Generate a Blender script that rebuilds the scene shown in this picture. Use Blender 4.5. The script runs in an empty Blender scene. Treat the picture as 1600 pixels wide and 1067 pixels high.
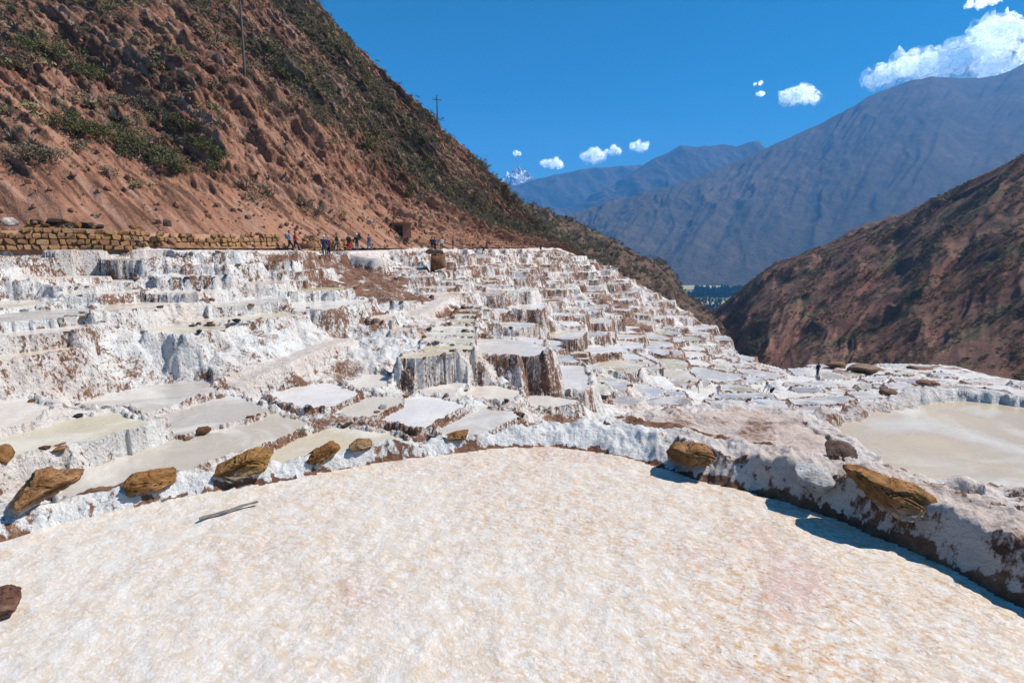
import bpy, bmesh, math, random
import numpy as np
from mathutils import Vector, Matrix

random.seed(7); np.random.seed(7)
R = math.radians
SC = bpy.context.scene
COL = SC.collection

# ------------------------------------------------------------------ camera
F = 800.0                       # focal length in pixels of a 1600 px wide picture
PITCH = math.atan(146.5 / F)    # camera looks slightly down
cam_d = bpy.data.cameras.new('camera'); cam = bpy.data.objects.new('camera', cam_d); COL.objects.link(cam)
cam_d.sensor_width = 36.0; cam_d.lens = 36.0 * F / 1600.0
cam_d.clip_start = 0.05; cam_d.clip_end = 90000.0
cam.location = (0, 0, 0); cam.rotation_euler = (math.pi / 2 - PITCH, 0, 0)
SC.camera = cam

# ------------------------------------------------------------------ sky and sun
SUN_AZ, SUN_EL = 82.0, 51.0     # degrees to the right of the view, degrees above the horizon
world = bpy.data.worlds.new('World'); SC.world = world; world.use_nodes = True
wn = world.node_tree.nodes; wl = world.node_tree.links
bg = wn['Background']; sky = wn.new('ShaderNodeTexSky'); sky.sky_type = 'NISHITA'
sky.sun_disc = False; sky.sun_elevation = R(SUN_EL); sky.sun_rotation = R(SUN_AZ)
sky.altitude = 3200.0; sky.air_density = 1.0; sky.dust_density = 0.6; sky.ozone_density = 3.0
hs = wn.new('ShaderNodeHueSaturation'); hs.inputs['Saturation'].default_value = 1.44; hs.inputs['Hue'].default_value = 0.486
wl.new(sky.outputs[0], hs.inputs['Color']); wl.new(hs.outputs[0], bg.inputs['Color'])
bg.inputs['Strength'].default_value = 0.082
sun_d = bpy.data.lights.new('sun', 'SUN'); sun = bpy.data.objects.new('sun', sun_d); COL.objects.link(sun)
sun_d.energy = 5.0; sun_d.angle = R(0.53); sun_d.color = (1.0, 0.955, 0.89)
sdir = Vector((math.sin(R(SUN_AZ)) * math.cos(R(SUN_EL)), math.cos(R(SUN_AZ)) * math.cos(R(SUN_EL)), math.sin(R(SUN_EL))))
sun.rotation_euler = sdir.to_track_quat('Z', 'Y').to_euler()
sun.location = sdir * 100
SC.view_settings.view_transform = 'Standard'; SC.view_settings.look = 'None'
SC.view_settings.exposure = 0.58; SC.view_settings.gamma = 1.0
SC.cycles.max_bounces = 4; SC.cycles.diffuse_bounces = 3; SC.cycles.glossy_bounces = 2; SC.cycles.volume_bounces = 1; SC.cycles.use_denoising = True
SC.cycles.use_adaptive_sampling = True; SC.cycles.adaptive_threshold = 0.02

# ------------------------------------------------------------------ helpers: picture <-> place
CP, SP = math.cos(PITCH), math.sin(PITCH)
def ray(px, py):
    dx = (px - 800.0) / F; dy = -(py - 533.5) / F
    return np.array([dx, CP + dy * SP, -SP + dy * CP])
def at_z(px, py, z):
    d = ray(px, py); return d * (z / d[2])
def at_y(px, py, y):
    d = ray(px, py); return d * (y / d[1])
def azel(px, py):
    d = ray(px, py); return math.atan2(d[0], d[1]), d[2] / math.hypot(d[0], d[1])

# ------------------------------------------------------------------ helpers: noise
_rs = np.random.RandomState(5); _PM = _rs.permutation(4096).astype(np.int32)
_ga = _rs.rand(4096) * 2 * math.pi; _GX = np.cos(_ga).astype(np.float32); _GY = np.sin(_ga).astype(np.float32)
def noise(x, y, seed=0):
    x = np.asarray(x, float); y = np.asarray(y, float)
    fx = np.floor(x); fy = np.floor(y); ix = fx.astype(np.int32); iy = fy.astype(np.int32)
    fx = (x - fx).astype(np.float32); fy = (y - fy).astype(np.float32)
    ux = fx * fx * fx * (fx * (fx * 6 - 15) + 10); uy = fy * fy * fy * (fy * (fy * 6 - 15) + 10)
    p0 = _PM[(ix + seed * 193) & 4095]; p1 = _PM[(ix + 1 + seed * 193) & 4095]
    def g(p, oy, ox):
        k = _PM[(p + iy + (oy + seed * 71)) & 4095]
        return _GX[k] * (fx - ox) + _GY[k] * (fy - oy)
    a = g(p0, 0, 0); b = g(p1, 0, 1); c = g(p0, 1, 0); d = g(p1, 1, 1)
    return (a + (b - a) * ux + (c - a) * uy + (a - b - c + d) * ux * uy) * np.float32(1.5)
def fbm(x, y, o=4, seed=0, gain=0.5, lac=2.03):
    s = 0.0; a = 1.0
    for k in range(o):
        s = s + a * noise(x, y, seed + k * 17); a *= gain; x = x * lac + 3.1; y = y * lac - 1.7
    return s
def ridged(x, y, o=4, seed=0, gain=0.5, lac=2.1):
    s = 0.0; a = 1.0
    for k in range(o):
        n = 1.0 - np.abs(noise(x, y, seed + k * 13)); s = s + a * n * n; a *= gain; x = x * lac + 1.3; y = y * lac + 5.1
    return s
def sstep(a, b, x):
    t = np.clip((x - a) / (b - a), 0, 1); return t * t * (3 - 2 * t)

# ------------------------------------------------------------------ helpers: objects
def tag(o, label=None, cat=None, group=None, kind=None):
    if label: o['label'] = label
    if cat: o['category'] = cat
    if group: o['group'] = group
    if kind: o['kind'] = kind
    return o
def link(o, parent=None):
    COL.objects.link(o)
    if parent is not None: o.parent = parent
    return o
def empty(name, loc=(0, 0, 0), rz=0.0):
    o = bpy.data.objects.new(name, None); COL.objects.link(o); o.empty_display_size = 0.2
    o.location = loc; o.rotation_euler = (0, 0, rz); return o
def np_mesh(name, V, Q, mats, attrs=None, smooth=True, tri=False):
    me = bpy.data.meshes.new(name); n = 3 if tri else 4
    me.vertices.add(len(V)); me.vertices.foreach_set('co', np.asarray(V, np.float32).ravel())
    Q = np.asarray(Q, np.int32)
    me.loops.add(Q.size); me.loops.foreach_set('vertex_index', Q.ravel())
    me.polygons.add(len(Q)); me.polygons.foreach_set('loop_start', np.arange(0, Q.size, n, dtype=np.int32))
    me.polygons.foreach_set('loop_total', np.full(len(Q), n, np.int32))
    me.update(calc_edges=True)
    for k, v in (attrs or {}).items():
        a = me.attributes.new(k, 'FLOAT', 'POINT'); a.data.foreach_set('value', np.asarray(v, np.float32))
    for m in (mats if isinstance(mats, (list, tuple)) else [mats]): me.materials.append(m)
    me.polygons.foreach_set('use_smooth', np.full(len(Q), smooth)); return me
def submesh(name, V, Q, sel, mats, attrs=None, origin=None):
    q = Q[sel]; u, inv = np.unique(q.ravel(), return_inverse=True)
    v = V[u] - (0 if origin is None else np.asarray(origin))
    return np_mesh(name, v, inv.reshape(q.shape), mats, {k: a[u] for k, a in (attrs or {}).items()})
def mobj(name, me, parent=None, loc=None):
    o = bpy.data.objects.new(name, me); link(o, parent)
    if loc is not None: o.location = loc
    return o

# ------------------------------------------------------------------ helpers: materials
class NT:
    def __init__(s, name):
        s.m = bpy.data.materials.new(name); s.m.use_nodes = True
        s.t = s.m.node_tree; s.n = s.t.nodes; s.l = s.t.links
        s.b = s.n['Principled BSDF']; s.out = s.n['Material Output']
        s.geo = s.n.new('ShaderNodeNewGeometry')
    def new(s, typ, **kw):
        nd = s.n.new(typ)
        for k, v in kw.items():
            if hasattr(nd, k): setattr(nd, k, v)
        return nd
    def put(s, sock, v):
        if isinstance(v, bpy.types.NodeSocket): s.l.new(v, sock)
        elif v is not None: sock.default_value = v
    def pos(s, sx=1, sy=1, sz=1, obj=False, rz=0.0):
        mp = s.n.new('ShaderNodeMapping'); mp.inputs['Scale'].default_value = (sx, sy, sz)
        if rz:
            m0 = s.n.new('ShaderNodeMapping'); m0.inputs['Rotation'].default_value = (0, 0, rz); s.l.new(s.geo.outputs['Position'], m0.inputs['Vector']); s.l.new(m0.outputs[0], mp.inputs['Vector']); return mp.outputs[0]
        if obj:
            tc = s.n.new('ShaderNodeTexCoord'); s.l.new(tc.outputs['Object'], mp.inputs['Vector'])
        else: s.l.new(s.geo.outputs['Position'], mp.inputs['Vector'])
        return mp.outputs[0]
    def noise(s, vec, scale, detail=4, rough=0.55, dist=0.0, col=False):
        nd = s.n.new('ShaderNodeTexNoise'); s.l.new(vec, nd.inputs['Vector'])
        nd.inputs['Scale'].default_value = scale; nd.inputs['Detail'].default_value = detail
        nd.inputs['Roughness'].default_value = rough; nd.inputs['Distortion'].default_value = dist
        return nd.outputs['Color' if col else 'Fac']
    def voro(s, vec, scale, feature='F1', out='Distance', rnd=1.0):
        nd = s.n.new('ShaderNodeTexVoronoi'); nd.feature = feature; s.l.new(vec, nd.inputs['Vector'])
        nd.inputs['Scale'].default_value = scale; nd.inputs['Randomness'].default_value = rnd; return nd.outputs[out]
    def ramp(s, f, stops):
        nd = s.n.new('ShaderNodeValToRGB'); s.l.new(f, nd.inputs['Fac']); e = nd.color_ramp.elements
        while len(e) < len(stops): e.new(0.5)
        for k, (p, c) in enumerate(stops):
            e[k].position = p; e[k].color = (c, c, c, 1) if isinstance(c, (int, float)) else (*c, 1)
        return nd.outputs['Color']
    def mix(s, f, a, b, typ='MIX'):
        nd = s.n.new('ShaderNodeMix'); nd.data_type = 'RGBA'; nd.blend_type = typ; nd.clamp_factor = True
        s.put(nd.inputs[0], f)
        for i, v in ((6, a), (7, b)):
            s.put(nd.inputs[i], (*v, 1) if isinstance(v, tuple) and len(v) == 3 else v)
        return nd.outputs[2]
    def math(s, op, a, b=None, c=None, clamp=False):
        nd = s.n.new('ShaderNodeMath'); nd.operation = op; nd.use_clamp = clamp
        for i, v in enumerate((a, b, c)):
            if v is not None: s.put(nd.inputs[i], v)
        return nd.outputs[0]
    def attr(s, name):
        nd = s.n.new('ShaderNodeAttribute'); nd.attribute_name = name; return nd.outputs['Fac']
    def slope(s):
        sp = s.n.new('ShaderNodeSeparateXYZ'); s.l.new(s.geo.outputs['True Normal'], sp.inputs[0])
        return s.math('SUBTRACT', 1.0, s.math('ABSOLUTE', sp.outputs['Z']))
    def objcol(s):
        return s.n.new('ShaderNodeObjectInfo').outputs['Color']
    def objrnd(s):
        return s.n.new('ShaderNodeObjectInfo').outputs['Random']
    def bump(s, h, strength=0.3, dist=0.02, normal=None):
        nd = s.n.new('ShaderNodeBump'); nd.inputs['Strength'].default_value = strength; nd.inputs['Distance'].default_value = dist
        s.l.new(h, nd.inputs['Height'])
        if normal is not None: s.l.new(normal, nd.inputs['Normal'])
        return nd.outputs[0]
    def done(s, col=None, rough=0.9, normal=None, spec=0.2, **kw):
        s.put(s.b.inputs['Base Color'], (*col, 1) if isinstance(col, tuple) and len(col) == 3 else col)
        s.put(s.b.inputs['Roughness'], rough); s.b.inputs['Specular IOR Level'].default_value = spec
        if normal is not None: s.l.new(normal, s.b.inputs['Normal'])
        for k, v in kw.items(): s.put(s.b.inputs[k.replace('_', ' ')], v)
        return s.m
def plain(name, col, rough=0.8, var=0.25, scale=6.0, spec=0.25):
    t = NT(name); n = t.noise(t.pos(obj=True), scale, 4)
    c = t.mix(n, tuple(x * (1 - var) for x in col), tuple(min(1, x * (1 + var)) for x in col))
    return t.done(c, rough, spec=spec)

def mat_bank():
    t = NT('salt_bank'); p = t.pos()
    e = t.attr('earth')
    big = t.noise(p, 0.35, 5, 0.6); mid = t.noise(p, 2.2, 5, 0.62)
    streak = t.noise(t.pos(1, 1, 0.20), 2.6, 6, 0.66, 0.3)
    fine = t.noise(t.pos(1, 1, 0.5), 13, 5, 0.7)
    sl = t.ramp(t.slope(), [(0.06, 0.0), (0.45, 1.0)])
    f = t.math('ADD', t.math('MULTIPLY', t.math('SUBTRACT', streak, 0.47), 2.3), t.math('MULTIPLY', t.math('SUBTRACT', fine, 0.5), 2.0))
    f = t.math('ADD', f, t.math('MULTIPLY', t.math('SUBTRACT', big, 0.5), 0.7))
    f = t.math('ADD', t.math('MULTIPLY', f, sl), t.math('ADD', t.math('MULTIPLY', t.math('SUBTRACT', mid, 0.5), 0.8), t.math('MULTIPLY', t.math('SUBTRACT', fine, 0.5), 0.8)))
    f = t.math('ADD', f, t.math('SUBTRACT', t.math('MULTIPLY', e, 1.5), 0.52))
    f = t.ramp(t.math('ADD', f, 0.5), [(0.40, 0.0), (0.52, 0.45), (0.66, 1.0)])
    earth = t.ramp(t.noise(p, 5.0, 5, 0.7), [(0.28, (0.045, 0.024, 0.017)), (0.5, (0.17, 0.083, 0.05)), (0.72, (0.31, 0.18, 0.115))])
    earth = t.mix(t.ramp(big, [(0.4, 0.0), (0.65, 0.6)]), earth, (0.27, 0.14, 0.085))
    salt = t.mix(t.ramp(mid, [(0.35, 0.0), (0.7, 1.0)]), (0.74, 0.725, 0.70), (0.60, 0.565, 0.52))
    salt = t.mix(t.ramp(fine, [(0.60, 0.0), (0.76, 0.6)]), salt, (0.30, 0.235, 0.19))
    tint = t.attr('tint')
    salt = t.mix(t.math('MULTIPLY', tint, t.ramp(mid, [(0.2, 0.6), (0.7, 1.0)])), salt, (0.58, 0.43, 0.345))
    c = t.mix(f, salt, earth)
    hole = t.voro(t.pos(1, 1, 0.7), 6.5, 'F1', 'Distance')
    vl = t.new('ShaderNodeVectorMath', operation='LENGTH'); t.l.new(p, vl.inputs[0]); far_ = t.math('GREATER_THAN', vl.outputs['Value'], 9.0)
    hm_ = t.math('MULTIPLY', t.math('MULTIPLY', far_, t.ramp(hole, [(0.10, 1.0), (0.24, 0.0)])), t.math('MULTIPLY', sl, t.ramp(mid, [(0.42, 0.0), (0.55, 0.9)])))
    c = t.mix(hm_, c, (0.12, 0.075, 0.055))
    hgt_ = t.math('ADD', t.noise(p, 24, 5, 0.75), t.math('MULTIPLY', t.noise(p, 7, 3), 1.5))
    hgt_ = t.math('ADD', hgt_, t.math('MULTIPLY', far_, t.math('ADD', t.math('MULTIPLY', t.noise(p, 4.0, 5, .7), 3.0), t.math('MULTIPLY', fine, 2.0))))
    hgt_ = t.math('SUBTRACT', hgt_, t.math('MULTIPLY', hm_, 0.6))
    return t.done(c, 0.85, t.bump(hgt_, 0.75, 0.07), 0.2)
def mat_brine():
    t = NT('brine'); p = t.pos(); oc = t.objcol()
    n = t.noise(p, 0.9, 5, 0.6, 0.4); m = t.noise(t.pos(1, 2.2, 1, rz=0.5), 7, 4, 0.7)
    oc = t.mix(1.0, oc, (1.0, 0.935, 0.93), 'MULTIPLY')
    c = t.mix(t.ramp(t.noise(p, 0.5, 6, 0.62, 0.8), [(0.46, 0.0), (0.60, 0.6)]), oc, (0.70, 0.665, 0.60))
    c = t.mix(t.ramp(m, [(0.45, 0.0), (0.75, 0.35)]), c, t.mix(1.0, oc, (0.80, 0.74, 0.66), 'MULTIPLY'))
    return t.done(c, t.ramp(n, [(0.3, 0.10), (0.7, 0.45)]), t.bump(t.noise(p, 30, 3), 0.12, 0.01), 0.4)
def mat_crust():
    t = NT('salt_crust'); p = t.pos()
    st = t.pos(1.0, 1.7, 1, rz=R(32)); wa = t.noise(p, 5.0, 3, col=True)
    stw = t.mix(0.06, st, wa, 'ADD')
    wet = t.attr('earth')
    big = t.noise(p, 0.55, 4, 0.6); mid = t.noise(stw, 5.0, 6, 0.68); iso = t.mix(0.05, p, wa, 'ADD'); fine = t.noise(iso, 17, 6, 0.7)
    flake = t.voro(t.mix(0.10, t.pos(1, 1.5, 1, rz=R(32)), wa, 'ADD'), 38, 'F1', 'Color'); cell = t.voro(iso, 30, 'DISTANCE_TO_EDGE')
    c = t.mix(t.ramp(mid, [(0.38, 0.0), (0.62, 1.0)]), (0.59, 0.475, 0.36), (0.635, 0.588, 0.53))
    amt = t.math('MULTIPLY', t.math('MULTIPLY', t.ramp(big, [(0.3, 0.35), (0.6, 1.0)]), wet), 1.35, clamp=True)
    c = t.mix(t.math('MULTIPLY', t.ramp(t.noise(stw, 13, 6, 0.78), [(0.46, 0.0), (0.58, 1.0)]), amt), c, (0.52, 0.315, 0.165))
    c = t.mix(t.math('MULTIPLY', t.ramp(t.noise(stw, 20, 6, 0.8), [(0.575, 0.0), (0.625, 1.0)]), amt), c, (0.30, 0.14, 0.06))
    pink = t.ramp(t.noise(p, 1.1, 4, 0.6), [(0.54, 0.0), (0.68, 0.7)])
    c = t.mix(t.math('MULTIPLY', pink, amt), c, (0.50, 0.33, 0.28))
    sep = t.new('ShaderNodeSeparateColor'); t.l.new(flake, sep.inputs[0])
    c = t.mix(t.ramp(sep.outputs[0], [(0.62, 0.0), (0.80, 0.5)]), c, (0.70, 0.675, 0.645))
    h = t.math('ADD', t.math('MULTIPLY', fine, 1.0), t.math('MULTIPLY', sep.outputs[1], 0.30))
    h = t.math('ADD', h, t.math('MULTIPLY', t.noise(iso, 6, 4, .7), 0.9))
    return t.done(c, 0.5, t.bump(h, 0.65, 0.022), 0.3)
def mat_hill(name, cols, veg=None, sc=1.0, rocky=0.6):
    t = NT(name); p = t.pos()
    n1 = t.noise(p, 0.06 * sc, 6, 0.62, 0.4); n2 = t.noise(p, 0.5 * sc, 6, 0.68); n3 = t.noise(p, 2.6 * sc, 4, 0.7)
    c = t.ramp(n1, [(0.30, cols[0]), (0.48, cols[1]), (0.66, cols[2])])
    c = t.mix(t.ramp(n2, [(0.35, 0.0), (0.72, 0.8)]), c, cols[3])
    c = t.mix(t.ramp(n3, [(0.52, 0.0), (0.72, rocky)]), c, cols[4])
    if veg is not None:
        v = t.attr('veg'); vv = t.math('ADD', v, t.math('MULTIPLY', t.math('SUBTRACT', t.noise(p, 1.2 * sc, 5, 0.7), 0.5), 1.3))
        vc = t.mix(t.ramp(n2, [(0.35, 0.0), (0.65, 1.0)]), veg[0], veg[1])
        c = t.mix(t.ramp(vv, [(0.42, 0.0), (0.62, 0.9)]), c, vc)
        c = t.mix(t.attr('bare'), c, t.mix(n3, (0.33, 0.138, 0.078), (0.44, 0.24, 0.15)))
    if name == 'red_hillside':
        sk = t.math('ADD', t.attr('streak'), t.math('MULTIPLY', t.math('SUBTRACT', n3, .5), 1.2))
        c = t.mix(t.ramp(sk, [(.12, 0.0), (.5, .75)]), c, (0.085, 0.045, 0.032)); c = t.mix(t.ramp(t.math('MULTIPLY', sk, -1.0), [(.2, 0.0), (.6, .6)]), c, (0.36, 0.235, 0.175))
    h = t.math('ADD', n2, t.math('MULTIPLY', n3, 0.5))
    if veg is not None: h = t.math('ADD', h, t.math('MULTIPLY', t.noise(p, 7.0 * sc, 4, .7), .35))
    return t.done(c, 0.95, t.bump(h, 0.8, 0.4 / sc), 0.1)
def mat_rock():
    t = NT('ochre_rock'); p = t.pos(obj=True); oc = t.objcol()
    n = t.noise(p, 4, 7, 0.72); f = t.noise(t.pos(1, 1, 3.0, obj=True), 13, 6, 0.75); pit = t.voro(t.pos(1, 1, 2.0, obj=True), 16, 'F1', 'Distance')
    c = t.mix(t.ramp(n, [(0.38, 0.0), (0.62, 1.0)]), t.mix(1.0, oc, (0.42, 0.36, 0.33), 'MULTIPLY'), oc)
    c = t.mix(t.ramp(f, [(0.52, 0.0), (0.68, 0.7)]), c, t.mix(1.0, oc, (0.24, 0.20, 0.19), 'MULTIPLY'))
    c = t.mix(t.ramp(t.noise(p, 9, 4, .6), [(0.60, 0.0), (0.75, 0.5)]), c, (0.50, 0.40, 0.29))
    pm = t.math('MULTIPLY', t.ramp(pit, [(0.12, 1.0), (0.3, 0.0)]), t.ramp(n, [(0.45, 0.0), (0.55, 1.0)]))
    c = t.mix(pm, c, t.mix(1.0, oc, (0.16, 0.13, 0.12), 'MULTIPLY'))
    sa = t.math('MULTIPLY', t.attr('salt'), t.ramp(t.noise(p, 9, 4), [(0.3, 0.4), (0.6, 1.0)]))
    c = t.mix(sa, c, (0.76, 0.745, 0.72))
    h = t.math('SUBTRACT', t.math('ADD', n, f), t.math('MULTIPLY', pm, 0.5))
    return t.done(c, 0.95, t.bump(h, 1.0, 0.06), 0.12)
M = dict(bank=mat_bank(), brine=mat_brine(), crust=mat_crust(), rock=mat_rock())
M['hill'] = mat_hill('red_hillside', [(0.20, 0.082, 0.050), (0.25, 0.118, 0.074), (0.32, 0.19, 0.135), (0.16, 0.075, 0.05), (0.075, 0.042, 0.031)], ((0.075, 0.058, 0.040), (0.115, 0.092, 0.056)), rocky=.85)
M['spur'] = mat_hill('brown_spur', [(0.13, 0.075, 0.055), (0.17, 0.105, 0.075), (0.20, 0.13, 0.09), (0.10, 0.062, 0.045), (0.06, 0.045, 0.032)], ((0.055, 0.045, 0.03), (0.085, 0.075, 0.045)), sc=0.35)
M['right'] = mat_hill('dark_hillside', [(0.20, 0.085, 0.062), (0.23, 0.12, 0.085), (0.27, 0.165, 0.115), (0.16, 0.078, 0.058), (0.08, 0.055, 0.042)], ((0.085, 0.07, 0.045), (0.16, 0.13, 0.075)), sc=0.45)
M['far'] = mat_hill('far_mountain', [(0.065, 0.052, 0.04), (0.095, 0.072, 0.054), (0.15, 0.105, 0.076), (0.04, 0.038, 0.029), (0.022, 0.025, 0.018)], sc=0.02)

# ------------------------------------------------------------------ the salt ponds: outlines as they lie on their terraces
# every pond: name, level z (camera eye = 0), outline seen from the viewpoint (turned into metres on its own level), colour, options
CREAM = (0.62, 0.56, 0.42); WHITE = (0.64, 0.605, 0.53); GREY = (0.47, 0.455, 0.41); BLUE = (0.60, 0.61, 0.60)
GREEN = (0.56, 0.53, 0.39); PINK = (0.55, 0.42, 0.34); OCHRE = (0.58, 0.44, 0.26); YEL = (0.60, 0.54, 0.34)
PONDS = []
def pond(label, z, poly, col, rim=0.10, w=0.14, kin=4.0, kout=3.0, **kw):
    P = np.array([at_z(x, y, z)[:2] for x, y in poly])
    if z < -9.0: P = P.mean(0) + (P - P.mean(0)) * 1.17; rim = 0.07
    PONDS.append(dict(label=label, z=z, P=P, col=col, rim=rim, w=w, kin=kin, kout=kout, **kw))
ZN = -2.2
near = [(-330, 965), (-100, 880), (0, 846), (100, 815), (200, 792), (330, 768), (430, 752), (520, 735), (600, 722), (700, 707), (800, 698), (860, 697), (930, 704), (1000, 719), (1080, 744), (1150, 764), (1230, 785), (1330, 820), (1430, 860), (1520, 905), (1600, 950)]
P0 = np.array([at_z(x, y, ZN)[:2] for x, y in near] + [(4.2, 1.2), (4.6, -0.9), (-4.6, -0.9), (-5.2, 1.2)])
PONDS.append(dict(label='large dry foreground salt pan with peach streaked crust', z=ZN, P=P0, col=WHITE, rim=0.16, w=0.2, kin=1.5, kout=2.2, near=True))
pond('large cream pan behind the right foreground bank', -2.72, [(1297, 672), (1320, 660), (1355, 650), (1400, 637), (1450, 630), (1512, 626), (1600, 636), (1760, 660), (1760, 775), (1600, 768), (1540, 764), (1425, 752), (1375, 738), (1343, 725), (1330, 700)], (0.50, 0.425, 0.30), rim=0.13, w=0.32, kin=3.0)
pond('dry pinkish beige earth pan beside the foreground channel', -2.2, [(985, 662), (1050, 650), (1120, 642), (1190, 640), (1250, 655), (1300, 690), (1325, 712), (1250, 702), (1170, 690), (1080, 680)], (0.6, 0.45, 0.36), rim=0.02, w=0.3, kin=1.0, dry=True)
A = 'below the foreground rocks'
pond('long pale pond below the leftmost foreground rocks', -5.2, [(112, 742), (160, 724), (215, 707), (275, 688), (400, 658), (437, 644), (470, 650), (500, 657), (470, 674), (400, 698), (340, 716), (290, 738), (215, 766), (130, 790), (80, 780)], (0.57, 0.535, 0.45), w=0.10)
pond('cream pond just behind the twin peaked orange rock', -5.3, [(418, 706), (465, 685), (522, 666), (575, 673), (612, 679), (643, 690), (610, 702), (540, 718), (470, 735), (410, 730)], (0.60, 0.55, 0.41), w=0.10)
pond('grey pond with a stone edged left corner above the long pale pond', -5.08, [(252, 648), (355, 617), (380, 622), (425, 639), (400, 650), (330, 667), (277, 682), (268, 668)], GREY, w=0.1)
pond('greenish cream pond inside a low stone wall at left', -4.55, [(-60, 700), (0, 684), (110, 656), (185, 641), (203, 652), (232, 661), (160, 681), (60, 707), (0, 722), (-60, 740)], GREEN, w=0.12, kin=5)
pond('grey pond at the foot of the tall white wall at left', -4.9, [(112, 630), (185, 611), (262, 597), (332, 595), (346, 611), (275, 632), (240, 644), (192, 635), (140, 636)], GREY, w=0.08)
pond('white pond cut by the left edge of the picture', -4.35, [(-90, 640), (0, 623), (30, 621), (65, 635), (80, 642), (50, 659), (0, 671), (-90, 690)], WHITE)
pond('pale blue white pond with a curved stone edge', -5.4, [(415, 615), (455, 605), (510, 596), (532, 602), (560, 615), (535, 630), (500, 643), (445, 633)], BLUE, w=0.1)
pond('grey beige pond between two stone lines', -5.6, [(509, 645), (545, 633), (588, 617), (634, 620), (617, 632), (576, 656), (550, 654)], (0.60, 0.58, 0.50), w=0.1)
pond('light blue pond left of the orange stone row', -5.8, [(583, 659), (618, 637), (642, 620), (660, 616), (735, 631), (705, 646), (662, 671), (620, 665)], BLUE, w=0.1)
pond('pale pond right of the orange stone row', -5.9, [(676, 676), (757, 637), (805, 641), (820, 648), (795, 660), (765, 673), (735, 688), (700, 690)], (0.58, 0.55, 0.48), w=0.1)
pond('small white pond in the notch of the grey wall', -5.5, [(540, 595), (575, 584), (617, 586), (600, 605), (585, 610), (562, 609)], (0.64, 0.61, 0.53))
pond('white pond at the foot of the blue grey fluted wall', -5.95, [(633, 607), (695, 597), (729, 598), (717, 607), (705, 618), (675, 616), (655, 612)], (0.64, 0.62, 0.56))
pond('cream pond under the salt heap on the steps', -6.2, [(716, 619), (738, 602), (775, 602), (816, 611), (802, 629), (770, 628)], (0.62, 0.57, 0.48))
pond('long grey white pond above the foreground bank', -7.0, [(806, 632), (832, 615), (907, 625), (906, 631), (850, 638)], (0.66, 0.64, 0.58))
pond('cream pond on top of the blue grey fluted wall', -4.62, [(612, 560), (650, 551), (700, 545), (715, 550), (680, 556), (640, 562)], CREAM, kin=5)
rows = [(540, 548, 655, 740, -4.6), (528.5, 537, 660, 742, -4.55), (519, 526.5, 664, 742, -4.5), (510, 517, 672, 741, -4.42), (498, 506, 700, 742, -4.3), (490, 496, 708, 745, -4.2), (483, 488, 712, 748, -4.1), (477, 481, 720, 756, -4.0)]
for k, (ya, yb, xa, xb, z) in enumerate(rows):
    pond('pale narrow pond, one rung of the stepped ladder of ponds', z, [(xa + 6, ya), (xb, ya), (xb + 1, yb - 1), (xa, yb - 1)], (YEL, CREAM, CREAM, (0.72, 0.7, 0.6))[k % 4], rim=0.09, w=0.1, group='ladder of narrow ponds')
pond('beige pond long and thin below the big white slope', -3.2, [(272, 502), (340, 496), (400, 491), (490, 485), (480, 493), (400, 503), (300, 506)], CREAM)
pond('cream pond on top of the tall dark rock wall', -3.3, [(215, 517), (262, 508), (330, 508), (382, 509), (345, 518), (300, 525), (240, 524)], GREEN, kin=5)
pond('grey pond reaching the left edge under the brown rock heap', -2.85, [(-90, 530), (0, 517), (75, 510), (160, 507), (137, 513), (75, 521), (0, 527), (-90, 540)], (0.64, 0.6, 0.54))
pond('white pond with dark stones on its lip at upper left', -2.72, [(130, 497), (175, 488), (265, 480), (240, 488), (175, 499)], WHITE)
pond('thin cream pond high on the left terraces', -1.85, [(60, 437), (95, 435), (175, 432), (235, 434), (205, 439), (120, 440)], CREAM)
pond('cream pond above the white fluted wall at left', -3.4, [(-90, 570), (0, 557), (125, 541), (150, 544), (75, 556), (0, 567), (-90, 578)], CREAM, kin=5)
pond('beige pond split by a salt bar in the middle terraces', -3.75, [(575, 497), (610, 490), (637, 486), (612, 495), (604, 502), (582, 502)], (0.66, 0.58, 0.44))
pond('pinkish pond with an orange stone edge', -4.2, [(607, 516), (622, 510), (641, 513), (640, 521), (620, 522)], PINK)
pond('small beige pond under the brown slope', -3.3, [(617, 470), (650, 469), (652, 473), (620, 474)], CREAM)
pond('cream pond with curved dark edge on the lower flats', -9.6, [(893, 604), (908, 593), (925, 594), (958, 611), (940, 614), (900, 609)], (0.63, 0.57, 0.43))
pond('white pond on the lower flats beside the curved edge', -10.2, [(931, 592), (955, 591), (984, 599), (972, 609), (960, 608)], WHITE)
pond('grey pond on the lower flats with a dark bank', -10.8, [(988, 602), (1002, 600), (1036, 610), (1025, 618), (992, 610)], (0.62, 0.62, 0.62))
pond('small grey pond beyond the pinkish flats pond', -11.0, [(1031, 617), (1040, 611), (1066, 612), (1069, 618)], (0.6, 0.6, 0.6))
pond('pinkish grey pond with a concrete post', -10.4, [(1006, 631), (1021, 622), (1061, 620), (1076, 625), (1069, 631)], (0.55, 0.47, 0.41))
pond('white pond left of the pinkish flats pond', -10.0, [(953, 622), (976, 617), (1000, 627), (991, 631), (961, 630)], WHITE)
pond('yellow cream pond shaped like a trapezium', -9.75, [(903, 581), (927, 581), (930, 589), (903, 590)], YEL)
pond('yellow cream pond with a long slanting dyke', -9.65, [(892, 571), (938, 570), (936, 575), (920, 579), (902, 576)], YEL)
pond('bluish pond in a white cup of salt', -9.65, [(872, 571), (882, 571), (895, 582), (876, 589)], BLUE)
pond('cream pond beside three tiny grey ponds', -8.9, [(868, 546), (886, 547), (887, 558), (873, 557)], CREAM)
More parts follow.
